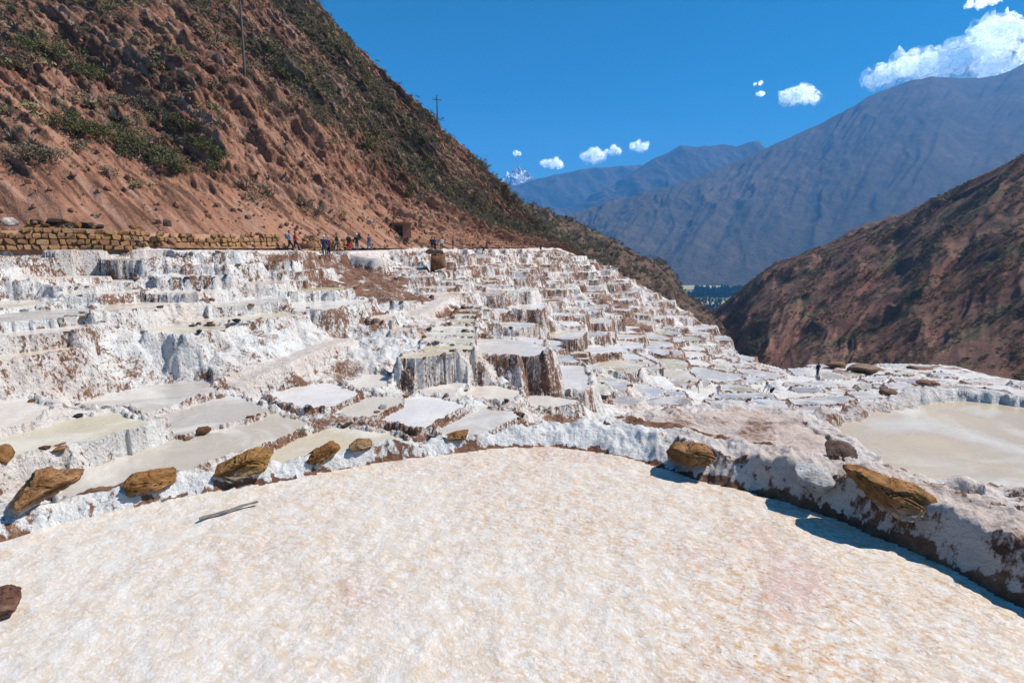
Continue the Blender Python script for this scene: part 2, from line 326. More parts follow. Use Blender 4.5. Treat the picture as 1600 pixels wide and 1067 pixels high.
pond('tiny grey pond in a ladder, upper one', -8.9, [(891, 549), (920, 548), (918, 553), (891, 553)], CREAM)
pond('tiny grey pond in a ladder, lower one', -9.2, [(891, 556), (919, 556), (917, 561), (892, 560)], GREY)
pond('ochre orange pond under a brown bank', -9.9, [(955, 574), (980, 575), (966, 580)], OCHRE)
pond('yellowish pond on the middle flats', -10.3, [(976, 584), (996, 585), (994, 590), (980, 589)], YEL)
pond('white cream pond on the middle flats', -10.2, [(1000, 571), (1020, 570), (1034, 575), (1012, 579)], (0.64, 0.59, 0.5))
pond('pink strip pond along a dyke', -11.4, [(1034, 592), (1084, 599), (1070, 604), (1036, 598)], PINK)
pond('pink cream strip pond beside the pink one', -12.3, [(1083, 595), (1110, 596), (1104, 601), (1080, 600)], (0.64, 0.54, 0.45))
pond('yellowish pond at the bend of the flats', -12.4, [(1128, 602), (1157, 602), (1182, 609), (1174, 612), (1131, 610)], YEL)
pond('white pond at the foot of the far slope', -13.0, [(1136, 589), (1165, 590), (1160, 595), (1139, 595)], WHITE)
pond('long pale blue pond on the flats', -12.0, [(1122, 616), (1200, 616), (1204, 621), (1118, 622)], BLUE)
pond('white pond in front of the long pale blue pond', -11.5, [(1106, 626), (1163, 627), (1170, 634), (1120, 635)], WHITE)
pond('bluish white pond with a rounded stone edge on the flats', -11.4, [(1172, 627), (1200, 625), (1222, 627), (1231, 641), (1205, 644), (1180, 637)], BLUE)
pond('white pond behind the large cream pan', -12.5, [(1238, 625), (1320, 620), (1331, 624), (1305, 631), (1247, 631)], WHITE)
pond('cream pond behind the large cream pan', -12.0, [(1245, 636), (1282, 635), (1292, 645), (1250, 648)], (0.62, 0.55, 0.46))
pond('grey pond below the standing figure on the flats', -13.5, [(1240, 606), (1275, 604), (1284, 611), (1247, 614)], GREY)
pond('white pond in front of the standing figure', -14.0, [(1230, 600), (1285, 597), (1306, 603), (1290, 605)], WHITE)
pond('cream pond right of the standing figure', -15.0, [(1284, 583), (1300, 582), (1328, 590), (1310, 592), (1286, 592)], CREAM)
pond('ochre pond right of the standing figure', -15.3, [(1306, 580), (1340, 582), (1350, 587), (1330, 588)], OCHRE)
pond('white pond behind the standing figure', -15.5, [(1235, 577), (1250, 576), (1265, 585), (1246, 586)], (0.72, 0.72, 0.68))
pond('white pond at the rim of the flats', -15.9, [(1262, 571), (1285, 569), (1297, 574), (1277, 576)], WHITE)
pond('grey pond in the middle of the right flats', -14.6, [(1348, 591), (1384, 587), (1375, 595), (1358, 596)], (0.64, 0.64, 0.6))
pond('cream pond under the brown outer wall', -15.0, [(1390, 583), (1420, 580), (1436, 584), (1406, 586)], CREAM)
pond('pinkish grey pond on the right flats', -14.2, [(1398, 591), (1444, 592), (1432, 600), (1401, 596)], (0.58, 0.50, 0.47))
pond('pinkish white pond in front of the pinkish grey one', -13.6, [(1386, 600), (1408, 597), (1429, 604), (1412, 609), (1391, 606)], (0.68, 0.60, 0.56))
pond('broad cream pond above the large pan at right', -12.9, [(1466, 606), (1500, 603), (1568, 612), (1573, 618), (1545, 619), (1490, 611)], (0.62, 0.55, 0.41))
pond('peach pond with curved bank far right', -14.0, [(1506, 595), (1532, 592), (1546, 599), (1522, 600)], (0.7, 0.6, 0.47))
pond('white pond behind the peach pond', -14.8, [(1456, 583), (1475, 582), (1493, 589), (1466, 589)], WHITE)
pond('thin white pond along the outer rim', -16.0, [(1372, 569), (1420, 569), (1470, 571), (1440, 574), (1390, 573)], WHITE)
pond('white pond under the broken stone wall', -13.2, [(1328, 614), (1350, 611), (1382, 620), (1350, 624)], WHITE)
pond('small cream pond beside a salt block', -14.0, [(1341, 602), (1357, 599), (1362, 607), (1348, 608)], CREAM)
pond('white pond at the far right edge', -13.4, [(1585, 597), (1640, 600), (1680, 612), (1600, 606)], WHITE)
NTR = len(PONDS)

# base surface of the terraces: control points (px, py, forward distance) where the ground is seen
ctl = []
for x, y, d in [(-300, 389, 29), (0, 389, 31), (200, 389.5, 35), (350, 390, 41), (455, 390, 47), (520, 391, 51), (620, 390, 64), (705, 389, 80), (770, 389, 100), (835, 388, 126), (875, 388, 140),
                (0, 470, 23.5), (60, 400, 29.5), (120, 460, 25.5), (240, 400, 33), (330, 430, 30), (420, 405, 40), (430, 450, 31), (470, 480, 26.5), (520, 450, 34), (560, 412, 47), (600, 440, 42), (560, 470, 31), (640, 425, 55), (660, 460, 41), (690, 440, 50),
                (740, 455, 44), (740, 420, 63), (800, 450, 52), (800, 425, 72), (800, 400, 100), (850, 410, 108), (850, 440, 82), (800, 490, 36), (800, 540, 27), (780, 580, 23.8), (830, 580, 26.5), (850, 540, 36), (862, 577, 38), (850, 490, 46), (900, 440, 104), (960, 425, 134), (900, 470, 76), (930, 500, 66), (960, 470, 98),
                (900, 520, 53), (1000, 520, 73), (1000, 480, 98), (1000, 445, 130), (1000, 550, 56), (950, 550, 49), (1050, 560, 58), (1100, 540, 78), (1100, 505, 104), (1060, 478, 119), (1150, 548, 88), (1180, 576, 73), (1120, 575, 60), (1060, 520, 86),
                (1205, 580, 67), (1330, 563, 70), (1480, 566, 69), (1600, 592, 58), (1800, 615, 50), (500, 560, 21.5), (460, 590, 19.2), (540, 545, 23.5), (400, 545, 20), (330, 560, 19)]:
    ctl.append(at_y(x, y, d))
drop = []
for x, y, d in [(875, 388, 140), (960, 425, 134), (1000, 445, 130), (1060, 478, 119), (1100, 505, 104), (1150, 548, 88), (1180, 576, 73), (1205, 580, 67), (1260, 568, 71), (1330, 563, 70), (1400, 563, 70), (1480, 566, 69), (1600, 592, 58), (1800, 615, 50)]:
    p = at_y(x, y, d); k = math.hypot(p[0], p[1])
    for m, dz in ((8, -5), (22, -18), (45, -36)):
        drop.append((p[0] * (1 + m / k) + m * 0.5, p[1] * (1 + m / k), p[2] + dz))
for px, prof in ((-300, [(4.6, -2.9), (7, -4.2), (10, -4.6)]), (0, [(5.6, -3.2), (8, -4.6), (10, -5.0)]), (300, [(6.2, -3.4), (8.5, -5.0)]), (550, [(7, -3.7), (10, -5.4)]), (780, [(7.5, -3.6), (10, -5.2), (14, -6.2)]), (950, [(9, -4.4), (13, -6.2), (20, -7.8), (27, -9.1)]), (1100, [(9, -4.0), (13, -6.0), (22, -9.4)]), (1250, [(10, -4.6), (14, -6.6), (24, -10.2), (34, -11.8)]), (1500, [(10.5, -4.6), (14, -6.6), (24, -10), (36, -12.4)]), (1800, [(11, -4.6), (16, -7.2), (26, -10.5), (36, -12.4)])):
    for d, z in prof: ctl.append(np.array([(px - 800) / F * d, d, z]))
for x, y, z in ((-6, -1, -2.1), (6, -1, -1.9), (-7.5, 3, -2.3), (6.6, 3, -2.0), (7.6, 7.9, -2.85), (9, 7.4, -2.85), (9.5, 9.5, -3.6), (8.5, 5.2, -2.5), (0, 6.4, -2.35), (1.6, 6.3, -2.28), (1.4, 7.6, -2.9), (-4, 5.2, -2.4)): ctl.append(np.array([x, y, z]))
for x, y, z in drop: ctl.append(np.array([x, y, z]))
cp = list(ctl)
for p in PONDS:
    z = p['z'] + 0.03; c = p['P'].mean(0)
    cp.append(np.array([c[0], c[1], z]))
    for v in p['P'][::2]: cp.append(np.array([v[0], v[1], z]))
cp = np.array(cp)
_, ui = np.unique(np.round(cp[:, :2] * 4), axis=0, return_index=True); cp = cp[ui]
def fit(c):
    x = c[:, :2]; n = len(c); K = np.sqrt(((x[:, None] - x[None]) ** 2).sum(2)) + np.eye(n) * -0.02
    Pm = np.c_[np.ones(n), x]; Am = np.block([[K, Pm], [Pm.T, np.zeros((3, 3))]])
    return x, np.linalg.solve(Am, np.r_[c[:, 2], np.zeros(3)])
RX, RW = fit(cp)
def base_z(x, y):
    x = np.asarray(x, float); sh = x.shape; x = x.ravel(); y = np.asarray(y, float).ravel(); o = np.empty(len(x))
    for a in range(0, len(x), 40000):
        b = slice(a, a + 40000)
        d = np.sqrt((x[b, None] - RX[None, :, 0]) ** 2 + (y[b, None] - RX[None, :, 1]) ** 2)
        o[b] = d @ RW[:-3] + RW[-3] + RW[-2] * x[b] + RW[-1] * y[b]
    return o.reshape(sh)

# upper edge of the terraces (the footpath) as distance over azimuth
path_pts = [(-450, 389, 28), (-300, 389, 29), (0, 389, 31), (200, 389.5, 35), (350, 390, 41), (455, 390, 47), (520, 391, 51), (620, 390, 64), (705, 389, 80), (770, 389, 100), (835, 388, 126), (875, 388, 140), (960, 425, 134)]
pa = np.array([azel(x, y)[0] for x, y, d in path_pts]); pr = np.array([np.hypot(*at_y(x, y, d)[:2]) for x, y, d in path_pts])
def path_r(az): return np.where(az > pa[-2], 400.0, np.interp(az, pa, pr))

# small ponds of the far slope: irregular cells that follow the terraces
def clip(poly, n, c):
    out = []
    for i in range(len(poly)):
        a, b = poly[i], poly[(i + 1) % len(poly)]; da, db = a @ n - c, b @ n - c
        if da <= 0: out.append(a)
        if (da < 0) != (db < 0) and abs(da - db) > 1e-9: out.append(a + (b - a) * (da / (da - db)))
    return out
def inside(P, x, y):
    r = False; n = len(P)
    for i in range(n):
        a, b = P[i], P[(i + 1) % n]
        if (a[1] > y) != (b[1] > y) and x < (b[0] - a[0]) * (y - a[1]) / (b[1] - a[1]) + a[0]: r = not r
    return r
reg = [(250, 396), (400, 396), (560, 397), (640, 396), (870, 393), (915, 402), (1000, 450), (1065, 485), (1110, 520), (1150, 552), (1183, 580), (1110, 600), (1000, 588), (880, 565), (862, 600), (800, 600), (752, 560), (768, 480), (740, 466), (700, 468), (655, 455), (600, 400), (250, 402)]
brown = [((560, 420), 4.6), ((590, 455), 4.5), ((500, 410), 4.0), ((690, 482), 2.2), ((968, 490), 4.5), ((1000, 510), 4.5), ((1035, 535), 4.0), ((940, 465), 4.5), ((1075, 572), 4.0)]
def est(px, py):            # point of the base surface along a line of sight
    d = ray(px, py); ts = np.geomspace(14, 170, 260); k = d[1]
    zs = base_z(d[0] / k * ts, ts); hit = np.where(d[2] / k * ts < zs)[0]
    return None if len(hit) == 0 else np.array([d[0] / k * ts[hit[0]], ts[hit[0]], zs[hit[0]]])
brown_w = [(est(*c), r) for c, r in brown]; brown_w = [(c, r) for c, r in brown_w if c is not None]
seeds = []; rg = np.random.RandomState(11)
def nearest_traced(x, y): return min(np.sqrt(((p['P'] - (x, y)) ** 2).sum(1)).min() if not inside(p['P'], x, y) else 0 for p in PONDS[3:NTR])
regn = np.array(reg, float); reg2 = np.array([(-60, 396), (430, 396), (480, 440), (505, 482), (260, 476), (120, 494), (-60, 508)], float)
wp = []
for k in range(9000):
    az = rg.uniform(azel(-80, 400)[0], azel(1190, 560)[0]); r = rg.uniform(24, 150); x, y = r * math.sin(az), r * math.cos(az)
    wp.append((x, y))
wp = np.array(wp); wz = base_z(wp[:, 0], wp[:, 1])
for (x, y), z in zip(wp, wz):
    dx, dy, dz = x, y * CP - z * SP, y * SP + z * CP
    px, py = 800 + F * dx / dy, 533.5 - F * dz / dy
    if not (inside(regn, px, py) or inside(reg2, px, py)) or math.hypot(x, y) > path_r(math.atan2(x, y)) - 1.5: continue
    if any((c[0] - x) ** 2 + (c[1] - y) ** 2 < (r * 0.8) ** 2 for c, r in brown_w): continue
    if 535 < px < 620 and py < 418: continue
    g = np.array([base_z(x + .8, y) - base_z(x - .8, y), base_z(x, y + .8) - base_z(x, y - .8)]).ravel(); g = g / (np.linalg.norm(g) + 1e-6)
    sp = (2.9 + 0.010 * y) * (.8 if 745 < px < 900 and y < 42 else 1.0)
    ok = True
    for (sx, sy, gx, gy) in seeds:
        d0, d1 = x - sx, y - sy
        if (d0 * gx + d1 * gy) ** 2 * 2.0 + (d1 * gx - d0 * gy) ** 2 * 0.75 < sp * sp: ok = False; break
    if not ok or nearest_traced(x, y) < 1.1: continue
    seeds.append((x, y, g[0], g[1]))
seeds = np.array(seeds)
print('SEEDS', len(seeds))
far_cols = [WHITE, CREAM, (0.74, 0.71, 0.64), YEL, GREY, PINK, (0.7, 0.6, 0.47), WHITE, (0.76, 0.74, 0.70)]
for i, (x, y, gx, gy) in enumerate(seeds):
    s = seeds[i, :2]; e1 = np.array([gx, gy]); e2 = np.array([-gy, gx]); h1, h2 = 1.5 + rg.rand() * .8, 2.2 + rg.rand() * 1.8
    if y > 60: h1 *= 1.15; h2 *= 1.1
    poly = [s + e1 * a * h1 + e2 * b * h2 for a, b in ((-1, -.8), (-.8, -1), (.8, -1), (1, -.7), (1, .8), (.7, 1), (-.8, 1), (-1, .7))]
    for j in np.argsort(((seeds[:, :2] - s) ** 2).sum(1))[1:14]:
        d = seeds[j, :2] - s; L = np.linalg.norm(d); n = d / L
        if L < 9: poly = clip(poly, n, (s + d * 0.5) @ n - 0.16)
        if len(poly) < 3: break
    if len(poly) < 3: continue
    P = np.array(poly)
    if (P.max(0) - P.min(0)).min() < 1.2: continue
    z = float(base_z(s[0], s[1])) + rg.uniform(-.15, .15)
    PONDS.append(dict(label=None, z=z, P=P, col=far_cols[rg.randint(len(far_cols))], rim=0.12, w=0.16 + 0.1 * rg.rand(), kin=rg.uniform(3.5, 7.0), kout=rg.uniform(2.2, 5.0), far=True, dry=rg.rand() < 0.12))

# ------------------------------------------------------------------ the terraced ground, one height for every place
rr = [0.9]
while rr[-1] < 175:
    r = rr[-1]; rr.append(r * (1 + (0.0062 if r < 3 else 0.0052 if r < 7.5 else 0.012 if r < 12 else 0.0046)))
rr = np.array(rr); AZ = np.r_[np.linspace(R(-80), R(-53), 40)[:-1], np.linspace(R(-53), R(53), 844), np.linspace(R(53), R(80), 40)[1:]]
print('GRID', len(rr), len(AZ))
AA, RR = np.meshgrid(AZ, rr)
X = RR * np.sin(AA); Y = RR * np.cos(AA)
ci = np.unique(np.r_[np.arange(0, len(rr), 5), len(rr) - 1]); cj = np.unique(np.r_[np.arange(0, len(AZ), 5), len(AZ) - 1])
Bc = base_z(X[np.ix_(ci, cj)], Y[np.ix_(ci, cj)])
tmp = np.array([np.interp(np.arange(len(AZ)), cj, row) for row in Bc])
B = np.empty_like(X); ii = np.arange(len(rr)); k = np.clip(np.searchsorted(ci, ii, 'right') - 1, 0, len(ci) - 2); fr = ((ii - ci[k]) / (ci[k + 1] - ci[k]))[:, None]
B = tmp[k] * (1 - fr) + tmp[k + 1] * fr
mid = sstep(6.5, 12, RR)
B0 = B.copy()
flat = sstep(6, 14, X) * sstep(30, 40, Y) * (1 - sstep(60, 85, Y)); kb = 1 - .8 * flat
B = B - 0.05 - .12 * flat + mid * (-0.12 + kb * 0.26 * fbm(X * .4, Y * .4, 5, 3) + kb * 0.16 * (ridged(X * .9, Y * .9, 3, 8) - 1.2)) + (1 - mid) * 0.05 * fbm(X * 2, Y * 2, 3, 5)
wf = mid * (1 - .65 * sstep(6, 14, X) * sstep(30, 40, Y))
wx = X + (0.03 + 0.12 * wf) * fbm(X * 1.1, Y * 1.1, 3, 21) + (0.008 + 0.07 * wf) * noise(X * 5, Y * 5, 31) + 0.03 * wf * noise(X * 13, Y * 13, 33)
wy = Y + (0.03 + 0.12 * wf) * fbm(X * 1.1, Y * 1.1, 3, 22) + (0.008 + 0.07 * wf) * noise(X * 5, Y * 5, 32) + 0.03 * wf * noise(X * 13, Y * 13, 34)
def sdf(P, x, y):
    d = np.full(x.shape, 1e9); s = np.zeros(x.shape, bool); n = len(P)
    for i in range(n):
        ax, ay = P[i]; bx, by = P[(i + 1) % n]; ex, ey = bx - ax, by - ay
        t = np.clip(((x - ax) * ex + (y - ay) * ey) / (ex * ex + ey * ey + 1e-12), 0, 1)
        d = np.minimum(d, (x - ax - t * ex) ** 2 + (y - ay - t * ey) ** 2)
        if ay != by:
            c = ((ay > y) != (by > y)) & (x < ex * (y - ay) / ey + ax); s ^= c
    return np.where(s, -1, 1) * np.sqrt(d)
top = B.copy(); cut = np.full(X.shape, 1e9); own = np.full(X.shape, -1, np.int32); inn = np.full(X.shape, -1, np.int32); S0 = None; emin = np.full(X.shape, 9.0)
for i, p in enumerate(PONDS):
    P = p['P']; m = 4.0 if i > 2 else 2.2
    lo = P.min(0) - m; hi = P.max(0) + m
    rmin = 0.9 if p.get('near') else max(0.9, np.sqrt((P ** 2).sum(1)).min() - m - 1); rmax = np.sqrt((P ** 2).sum(1)).max() + m
    ra = np.searchsorted(rr, rmin); rb = np.searchsorted(rr, rmax) + 1
    azs = np.arctan2(P[:, 0], P[:, 1]); mg = m / max(2.0, rmin)
    ca = 0 if p.get('near') else np.searchsorted(AZ, azs.min() - mg); cb = len(AZ) if p.get('near') else np.searchsorted(AZ, azs.max() + mg) + 1
    sl = (slice(ra, rb), slice(max(0, ca - 1), cb))
    x, y = wx[sl], wy[sl]
    if x.size == 0: continue
    if i > 2:
        c_ = P.mean(0); mr = np.sqrt(((P - c_) ** 2).sum(1)).mean(); rd = min(.30 if not p.get('far') else .5, mr * .3)
        s = sdf(c_ + (P - c_) * (1 - rd / mr), x, y) - rd * .8
    else: s = sdf(P, x, y)
    rim, w = p['rim'], p['w']
    if p.get('near'):
        t = sstep(0.2, 3.4, x); rim = 0.14 + 0.22 * t + 0.05 * noise(x * 2.2, y * 2.2, 77); w = 0.17 + 0.38 * t + .22 * sstep(-.4, .4, x) * (1 - sstep(1.6, 2.6, x)); S0 = s; SL0 = sl
    else:
        rim = rim * (1.0 + 0.9 * noise(x * 2.5, y * 2.5, 40 + i)); rim = np.maximum(rim, 0.02)
    cone = p['z'] + rim - p['kout'] * np.maximum(0, s - w)
    if i > 2: cone = np.where(s < 3.6, cone, -99)
    T = top[sl]; O = own[sl]; g = cone > T; T[g] = cone[g]; O[g] = i
    kin = p['kin'] if not p.get('near') else 1.5 - .75 * sstep(-.6, .5, x) + 1.7 * sstep(1.6, 2.9, x)
    c = p['z'] + kin * np.maximum(0, s)
    E_ = emin[sl]; np.minimum(E_, np.where(s > 0, s, 9.0), out=E_)
    C = cut[sl]; np.minimum(C, c, out=C); I = inn[sl]; I[(s < 0.0) & ((I < 0) | (p['z'] > np.array([q['z'] for q in PONDS])[np.maximum(I, 0)]))] = i
# the shallow channel that runs along the foreground bank
chan = np.array([at_z(x, y, -2.12 if x < 1300 else -2.3)[:2] for x, y in [(840, 636), (900, 650), (960, 667), (1030, 678), (1090, 683), (1150, 692), (1215, 706), (1270, 722), (1330, 744), (1390, 760), (1450, 775), (1530, 782), (1620, 780), (1760, 792)]])
d = np.full(X.shape, 9.0); near_sl = slice(np.searchsorted(rr, 3.0), np.searchsorted(rr, 10))
xx, yy = wx[near_sl], wy[near_sl]; dd = np.full(xx.shape, 9.0)
for a, b in zip(chan[:-1], chan[1:]):
    e = b - a; t = np.clip(((xx - a[0]) * e[0] + (yy - a[1]) * e[1]) / (e @ e), 0, 1); dd = np.minimum(dd, np.hypot(xx - a[0] - t * e[0], yy - a[1] - t * e[1]))
cut[near_sl] = np.minimum(cut[near_sl], np.where(dd < 0.3, np.where(xx < 2.6, -2.40, -2.56) + 2.6 * np.maximum(0, dd - 0.035), 1e9))
d[near_sl] = dd
H = np.minimum(top, cut)
inpond = (inn >= 0)
H = np.where(inpond, np.array([p['z'] for p in PONDS])[np.maximum(inn, 0)], H)
own = np.where(inpond, inn, own)
# crust, lumps and flutes of salt on everything that is not a pond floor
bank = ~inpond
lum = 0.055 * fbm(X * 2.6, Y * 2.6, 4, 51) * mid + (1 - mid) * (0.045 * fbm(X * 4, Y * 4, 3, 52) + 0.022 * ridged(X * 9, Y * 9, 2, 53) - 0.025)
H = H + np.where(bank, lum, 0.0)
nearfloor = (inn == 0)
H = H + np.where(nearfloor, 0.010 * fbm(X * 3, Y * 3, 3, 61) + 0.004 * noise(X * 11, Y * 11, 62), 0.0)
H = H + np.where(inn == 2, 0.04 * fbm(X * 2.2, Y * 2.2, 4, 63), 0.0)
# how earthy (brown) each place is
earth = 0.23 + 0.26 * fbm(X * .15, Y * .15, 4, 71) + 0.26 * fbm(X * .6, Y * .6, 4, 72)
earth = np.where(own < 0, earth + 0.06, earth)
for c, r in brown_w:
    q = np.sqrt((X - c[0]) ** 2 + (Y - c[1]) ** 2) / r; earth = earth + 0.75 * (1 - sstep(0.5, 1.25, q + 0.25 * noise(X * .8, Y * .8, 73)))
earth = np.where(RR > 62, earth + 0.07, earth) + mid * (0.20 + .14 * sstep(25, 45, RR)) * (1 - sstep(0.02, 0.04 + 0.0034 * RR, emin)) * np.clip(.6 + 1.2 * noise(X * 1.7, Y * 1.7, 75), 0, 1.2)
leftw = sstep(-8, -14, X) * sstep(45, 30, RR); earth = np.minimum(earth - 0.22 * leftw * mid - .16 * flat * sstep(.16, .3, emin) + .22 * flat * (1 - sstep(.08, .2, emin)), 0.53 + .22 * fbm(X * .9, Y * .9, 3, 76))
# foreground bank: brown wet foot, white crest, earthier towards the right
nb = np.zeros(X.shape); nb[SL0] = np.where((S0 > -0.03) & (S0 < 1.3), 1.0, 0.0)
Sfull = np.full(X.shape, 9.0); Sfull[SL0] = S0
hz = H - ZN
foot = nb * (1 - sstep(0.012, 0.025 + 0.04 * sstep(0.8, 2.5, X), hz + 0.06 * fbm(X * 3, Y * 3, 3, 80)))
e_near = 0.12 + 0.15 * fbm(X * 1.5, Y * 1.5, 3, 81) + 0.62 * foot + 0.12 * sstep(1.5, 2.8, X + .4 * noise(X * 1.5, Y * 1.5, 86))
dk = flat * (1 - sstep(.06, .11, emin)) * sstep(-.35, .1, noise(X * 1.3, Y * 1.3, 77)); earth = earth + dk * (.62 - earth)
earth = np.where(RR < 9.5, np.where(nb > 0, e_near, 0.22 + 0.2 * fbm(X * 1.2, Y * 1.2, 3, 82)), earth)
earth = np.where(d < 0.11, 0.5 + .3 * noise(X * 4, Y * 4, 87), earth)
earth = np.where((RR < 9.5) & (own == 1) & (emin < .06), .5, earth)
tint = np.where((RR < 9.5) & (nb > 0), 0.85 * sstep(1.0, 2.8, X + 0.3 * noise(X * 2, Y * 2, 83)), 0.0)
tint = np.where(inn == 2, 0.95, tint)
tint = np.where((RR < 9.5) & (nb == 0) & (inn != 2) & (X > 1.0), 0.55, tint)
tint = np.where(RR > 9.5, np.clip(0.15 + 0.5 * fbm(X * .3, Y * .3, 3, 84), 0, 0.6), tint)
wet = np.clip(0.10 + 0.66 * sstep(-2.6, 1.0, X + 0.4 * Y - 1.5) + 0.35 * fbm(X * .8, Y * .8, 3, 85), 0.05, 1.0)
earth = np.where(nearfloor, wet, earth)
# footpaths: smooth pale strips beaten into the terraces
tracks = [[(0, 390.5, 30.6), (200, 391, 34.4), (350, 391, 40.3), (455, 391.5, 46), (520, 393, 50), (600, 391, 61), (705, 390, 79), (835, 389, 125), (872, 389, 138)],
          [(520, 392, 50), (560, 398, 48), (590, 404, 47)]]
tw = np.full(X.shape, 9.0); tz = np.zeros(X.shape)
def lay_track(pts, width):
    global tw, tz
    for (p, q) in zip(pts[:-1], pts[1:]):
        e = q[:2] - p[:2]; L2 = e @ e
        t = np.clip(((X - p[0]) * e[0] + (Y - p[1]) * e[1]) / L2, 0, 1); q2 = np.hypot(X - p[0] - t * e[0], Y - p[1] - t * e[1]) / width
        g = q2 < tw; tz = np.where(g, p[2] + t * (q[2] - p[2]), tz); tw = np.where(g, q2, tw)
for tr in tracks: lay_track([at_y(*p) for p in tr], 0.9)
low = [est(x, y) for x, y in [(380, 598), (400, 588), (450, 566), (500, 546), (540, 535)]]
lay_track([p for p in low if p is not None], 0.45)
low = [est(x, y) for x, y in [(640, 492), (670, 480), (700, 463), (740, 455), (800, 452)]]
lay_track([p for p in low if p is not None], 0.6)
f = 1 - sstep(0.75, 1.5, tw + 0.10 * noise(X * 1.5, Y * 1.5, 90))
f = np.where(inpond, 0, f)
H = H * (1 - f) + (tz + 0.03 * fbm(X * 2, Y * 2, 3, 91)) * f
tint = np.where(f > 0.4, 0.6, tint); earth = np.where(f > 0.4, 0.06, earth)

V = np.stack([X, Y, H], 2).reshape(-1, 3)
nr, na = X.shape; idx = np.arange(nr * na).reshape(nr, na)
Q = np.stack([idx[:-1, :-1], idx[:-1, 1:], idx[1:, 1:], idx[1:, :-1]], 2).reshape(-1, 4)[:, ::-1]
fo = own[:-1, :-1].ravel(); fi = inn[:-1, :-1].copy(); fi[(inn[1:, 1:] != fi) | (inn[:-1, 1:] != fi) | (inn[1:, :-1] != fi)] = -1; fi = fi.ravel()
fR = RR[:-1, :-1].ravel(); fA = AA[:-1, :-1].ravel()
keep = fR < path_r(fA) + 5.0
keep &= ~((fA > pa[-2]) & (H[:-1, :-1].ravel() < -62))
attrs = dict(earth=earth.ravel(), tint=tint.ravel())
def hgt(x, y):
    az = math.atan2(x, y); r = math.hypot(x, y)
    j = np.searchsorted(AZ, az); i = np.searchsorted(rr, r)
    return float(H[min(max(i, 0), nr - 1), int(min(max(round(j), 0), na - 1))])
g = mobj('terraced_ground', submesh('terraced_ground', V, Q, keep & (fo < 0), M['bank'], attrs))
tag(g, kind='structure')

# ------------------------------------------------------------------ ponds as things: bank, brine, stones
def far_label(p):
    c = p['P'].mean(0)
    if c[1] < 45: return 'small salt pond among the middle terraces below the footpath', 'middle terrace ponds'
    if c[1] < 75: return 'small salt pond on the slope behind the ladder of ponds', 'ponds of the middle slope'
    return 'tiny distant salt pond on the far white terraced slope', 'ponds of the far slope'
POND_OBJ = []
order = np.argsort(fo, kind='stable'); fos = fo[order]
bsel = {}
for i, p in enumerate(PONDS):
    fs = order[np.searchsorted(fos, i):np.searchsorted(fos, i, 'right')]; fs = fs[keep[fs]]
    fw = fs[fi[fs] == i]; fb = fs[fi[fs] != i]
    c = p['P'].mean(0); org = (float(c[0]), float(c[1]), p['z'])
    if len(fw) + len(fb) < 6: POND_OBJ.append(None); continue
    e = empty('salt_pan' if p.get('near') or p.get('dry') else 'salt_pond', org); POND_OBJ.append(e)
    lab, grp = (p['label'], p.get('group')) if p['label'] else far_label(p)
    tag(e, lab, 'salt pan' if p.get('near') or p.get('dry') else 'salt pond', grp or None)
    if len(fb): mobj('bank', submesh('bank', V, Q, fb, M['bank'], attrs, org), e)
    if len(fw):
        if p.get('near'): o = mobj('salt_crust', submesh('salt_crust', V, Q, fw, M['crust'], attrs, org), e)
        elif p.get('dry'): o = mobj('dry_floor', submesh('dry_floor', V, Q, fw, M['bank'], attrs, org), e)
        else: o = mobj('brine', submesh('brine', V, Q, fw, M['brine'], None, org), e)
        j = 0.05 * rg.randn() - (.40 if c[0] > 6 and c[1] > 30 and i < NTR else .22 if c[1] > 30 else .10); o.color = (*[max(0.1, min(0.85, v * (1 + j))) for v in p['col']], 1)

# ------------------------------------------------------------------ hills and mountains by foot and crest
def hill(name, cols, nu, nt, mat, disp, back=0.35, prof=1.0, veg=None, kind='structure'):
    # cols: (px, crest_py, crest_dist, foot_py, foot_dist)
    az = []; CR = []; CZ = []; FR = []; FZ = []
    for px, cy, cd, fy, fd in cols:
        c = at_y(px, cy, cd); f = at_y(px, fy, fd)
        az.append(math.atan2(c[0], c[1])); CR.append(math.hypot(c[0], c[1])); CZ.append(c[2]); FR.append(math.hypot(f[0], f[1])); FZ.append(f[2])
    a = np.linspace(az[0], az[-1], nu); I = lambda v: np.interp(a, az, v)
    cr, cz, fr, fz = I(CR), I(CZ), I(FR), I(FZ)
    t = np.r_[np.linspace(0, 1, nt), 1 + np.linspace(0.02, 1, max(4, nt // 8)) * back]
    A_, T_ = np.meshgrid(a, t)
    r = fr + (cr - fr) * T_; tt = np.minimum(T_, 1.0)
    z = fz + (cz - fz) * tt ** prof - np.maximum(0, T_ - 1) * (np.abs(cz - fz) + 0.15 * cr) * 0.9 - np.maximum(0, T_ - 1) * 0.2 * cr
    x, y = r * np.sin(A_), r * np.cos(A_)
    amp = np.sin(np.pi * np.clip(T_, 0, 1) * 0.92 + 0.10); amp = np.where(T_ > 1, 0.3, amp)
    x, y, z = disp(x, y, z, T_, amp, A_)
    n1, n2 = x.shape; idx = np.arange(n1 * n2).reshape(n1, n2)
    q = np.stack([idx[:-1, :-1], idx[:-1, 1:], idx[1:, 1:], idx[1:, :-1]], 2).reshape(-1, 4)[:, ::-1]
    at = {}
    if name == 'red_hillside': at['streak'] = STK.ravel()
    if veg is not None: at['veg'], at['bare'] = [w.ravel() for w in veg(x, y, z, T_, A_)]
    P = np.stack([x, y, z], 2)
    o = mobj(name, np_mesh(name, P.reshape(-1, 3), q, mat, at)); tag(o, kind=kind)
    return o, P, at

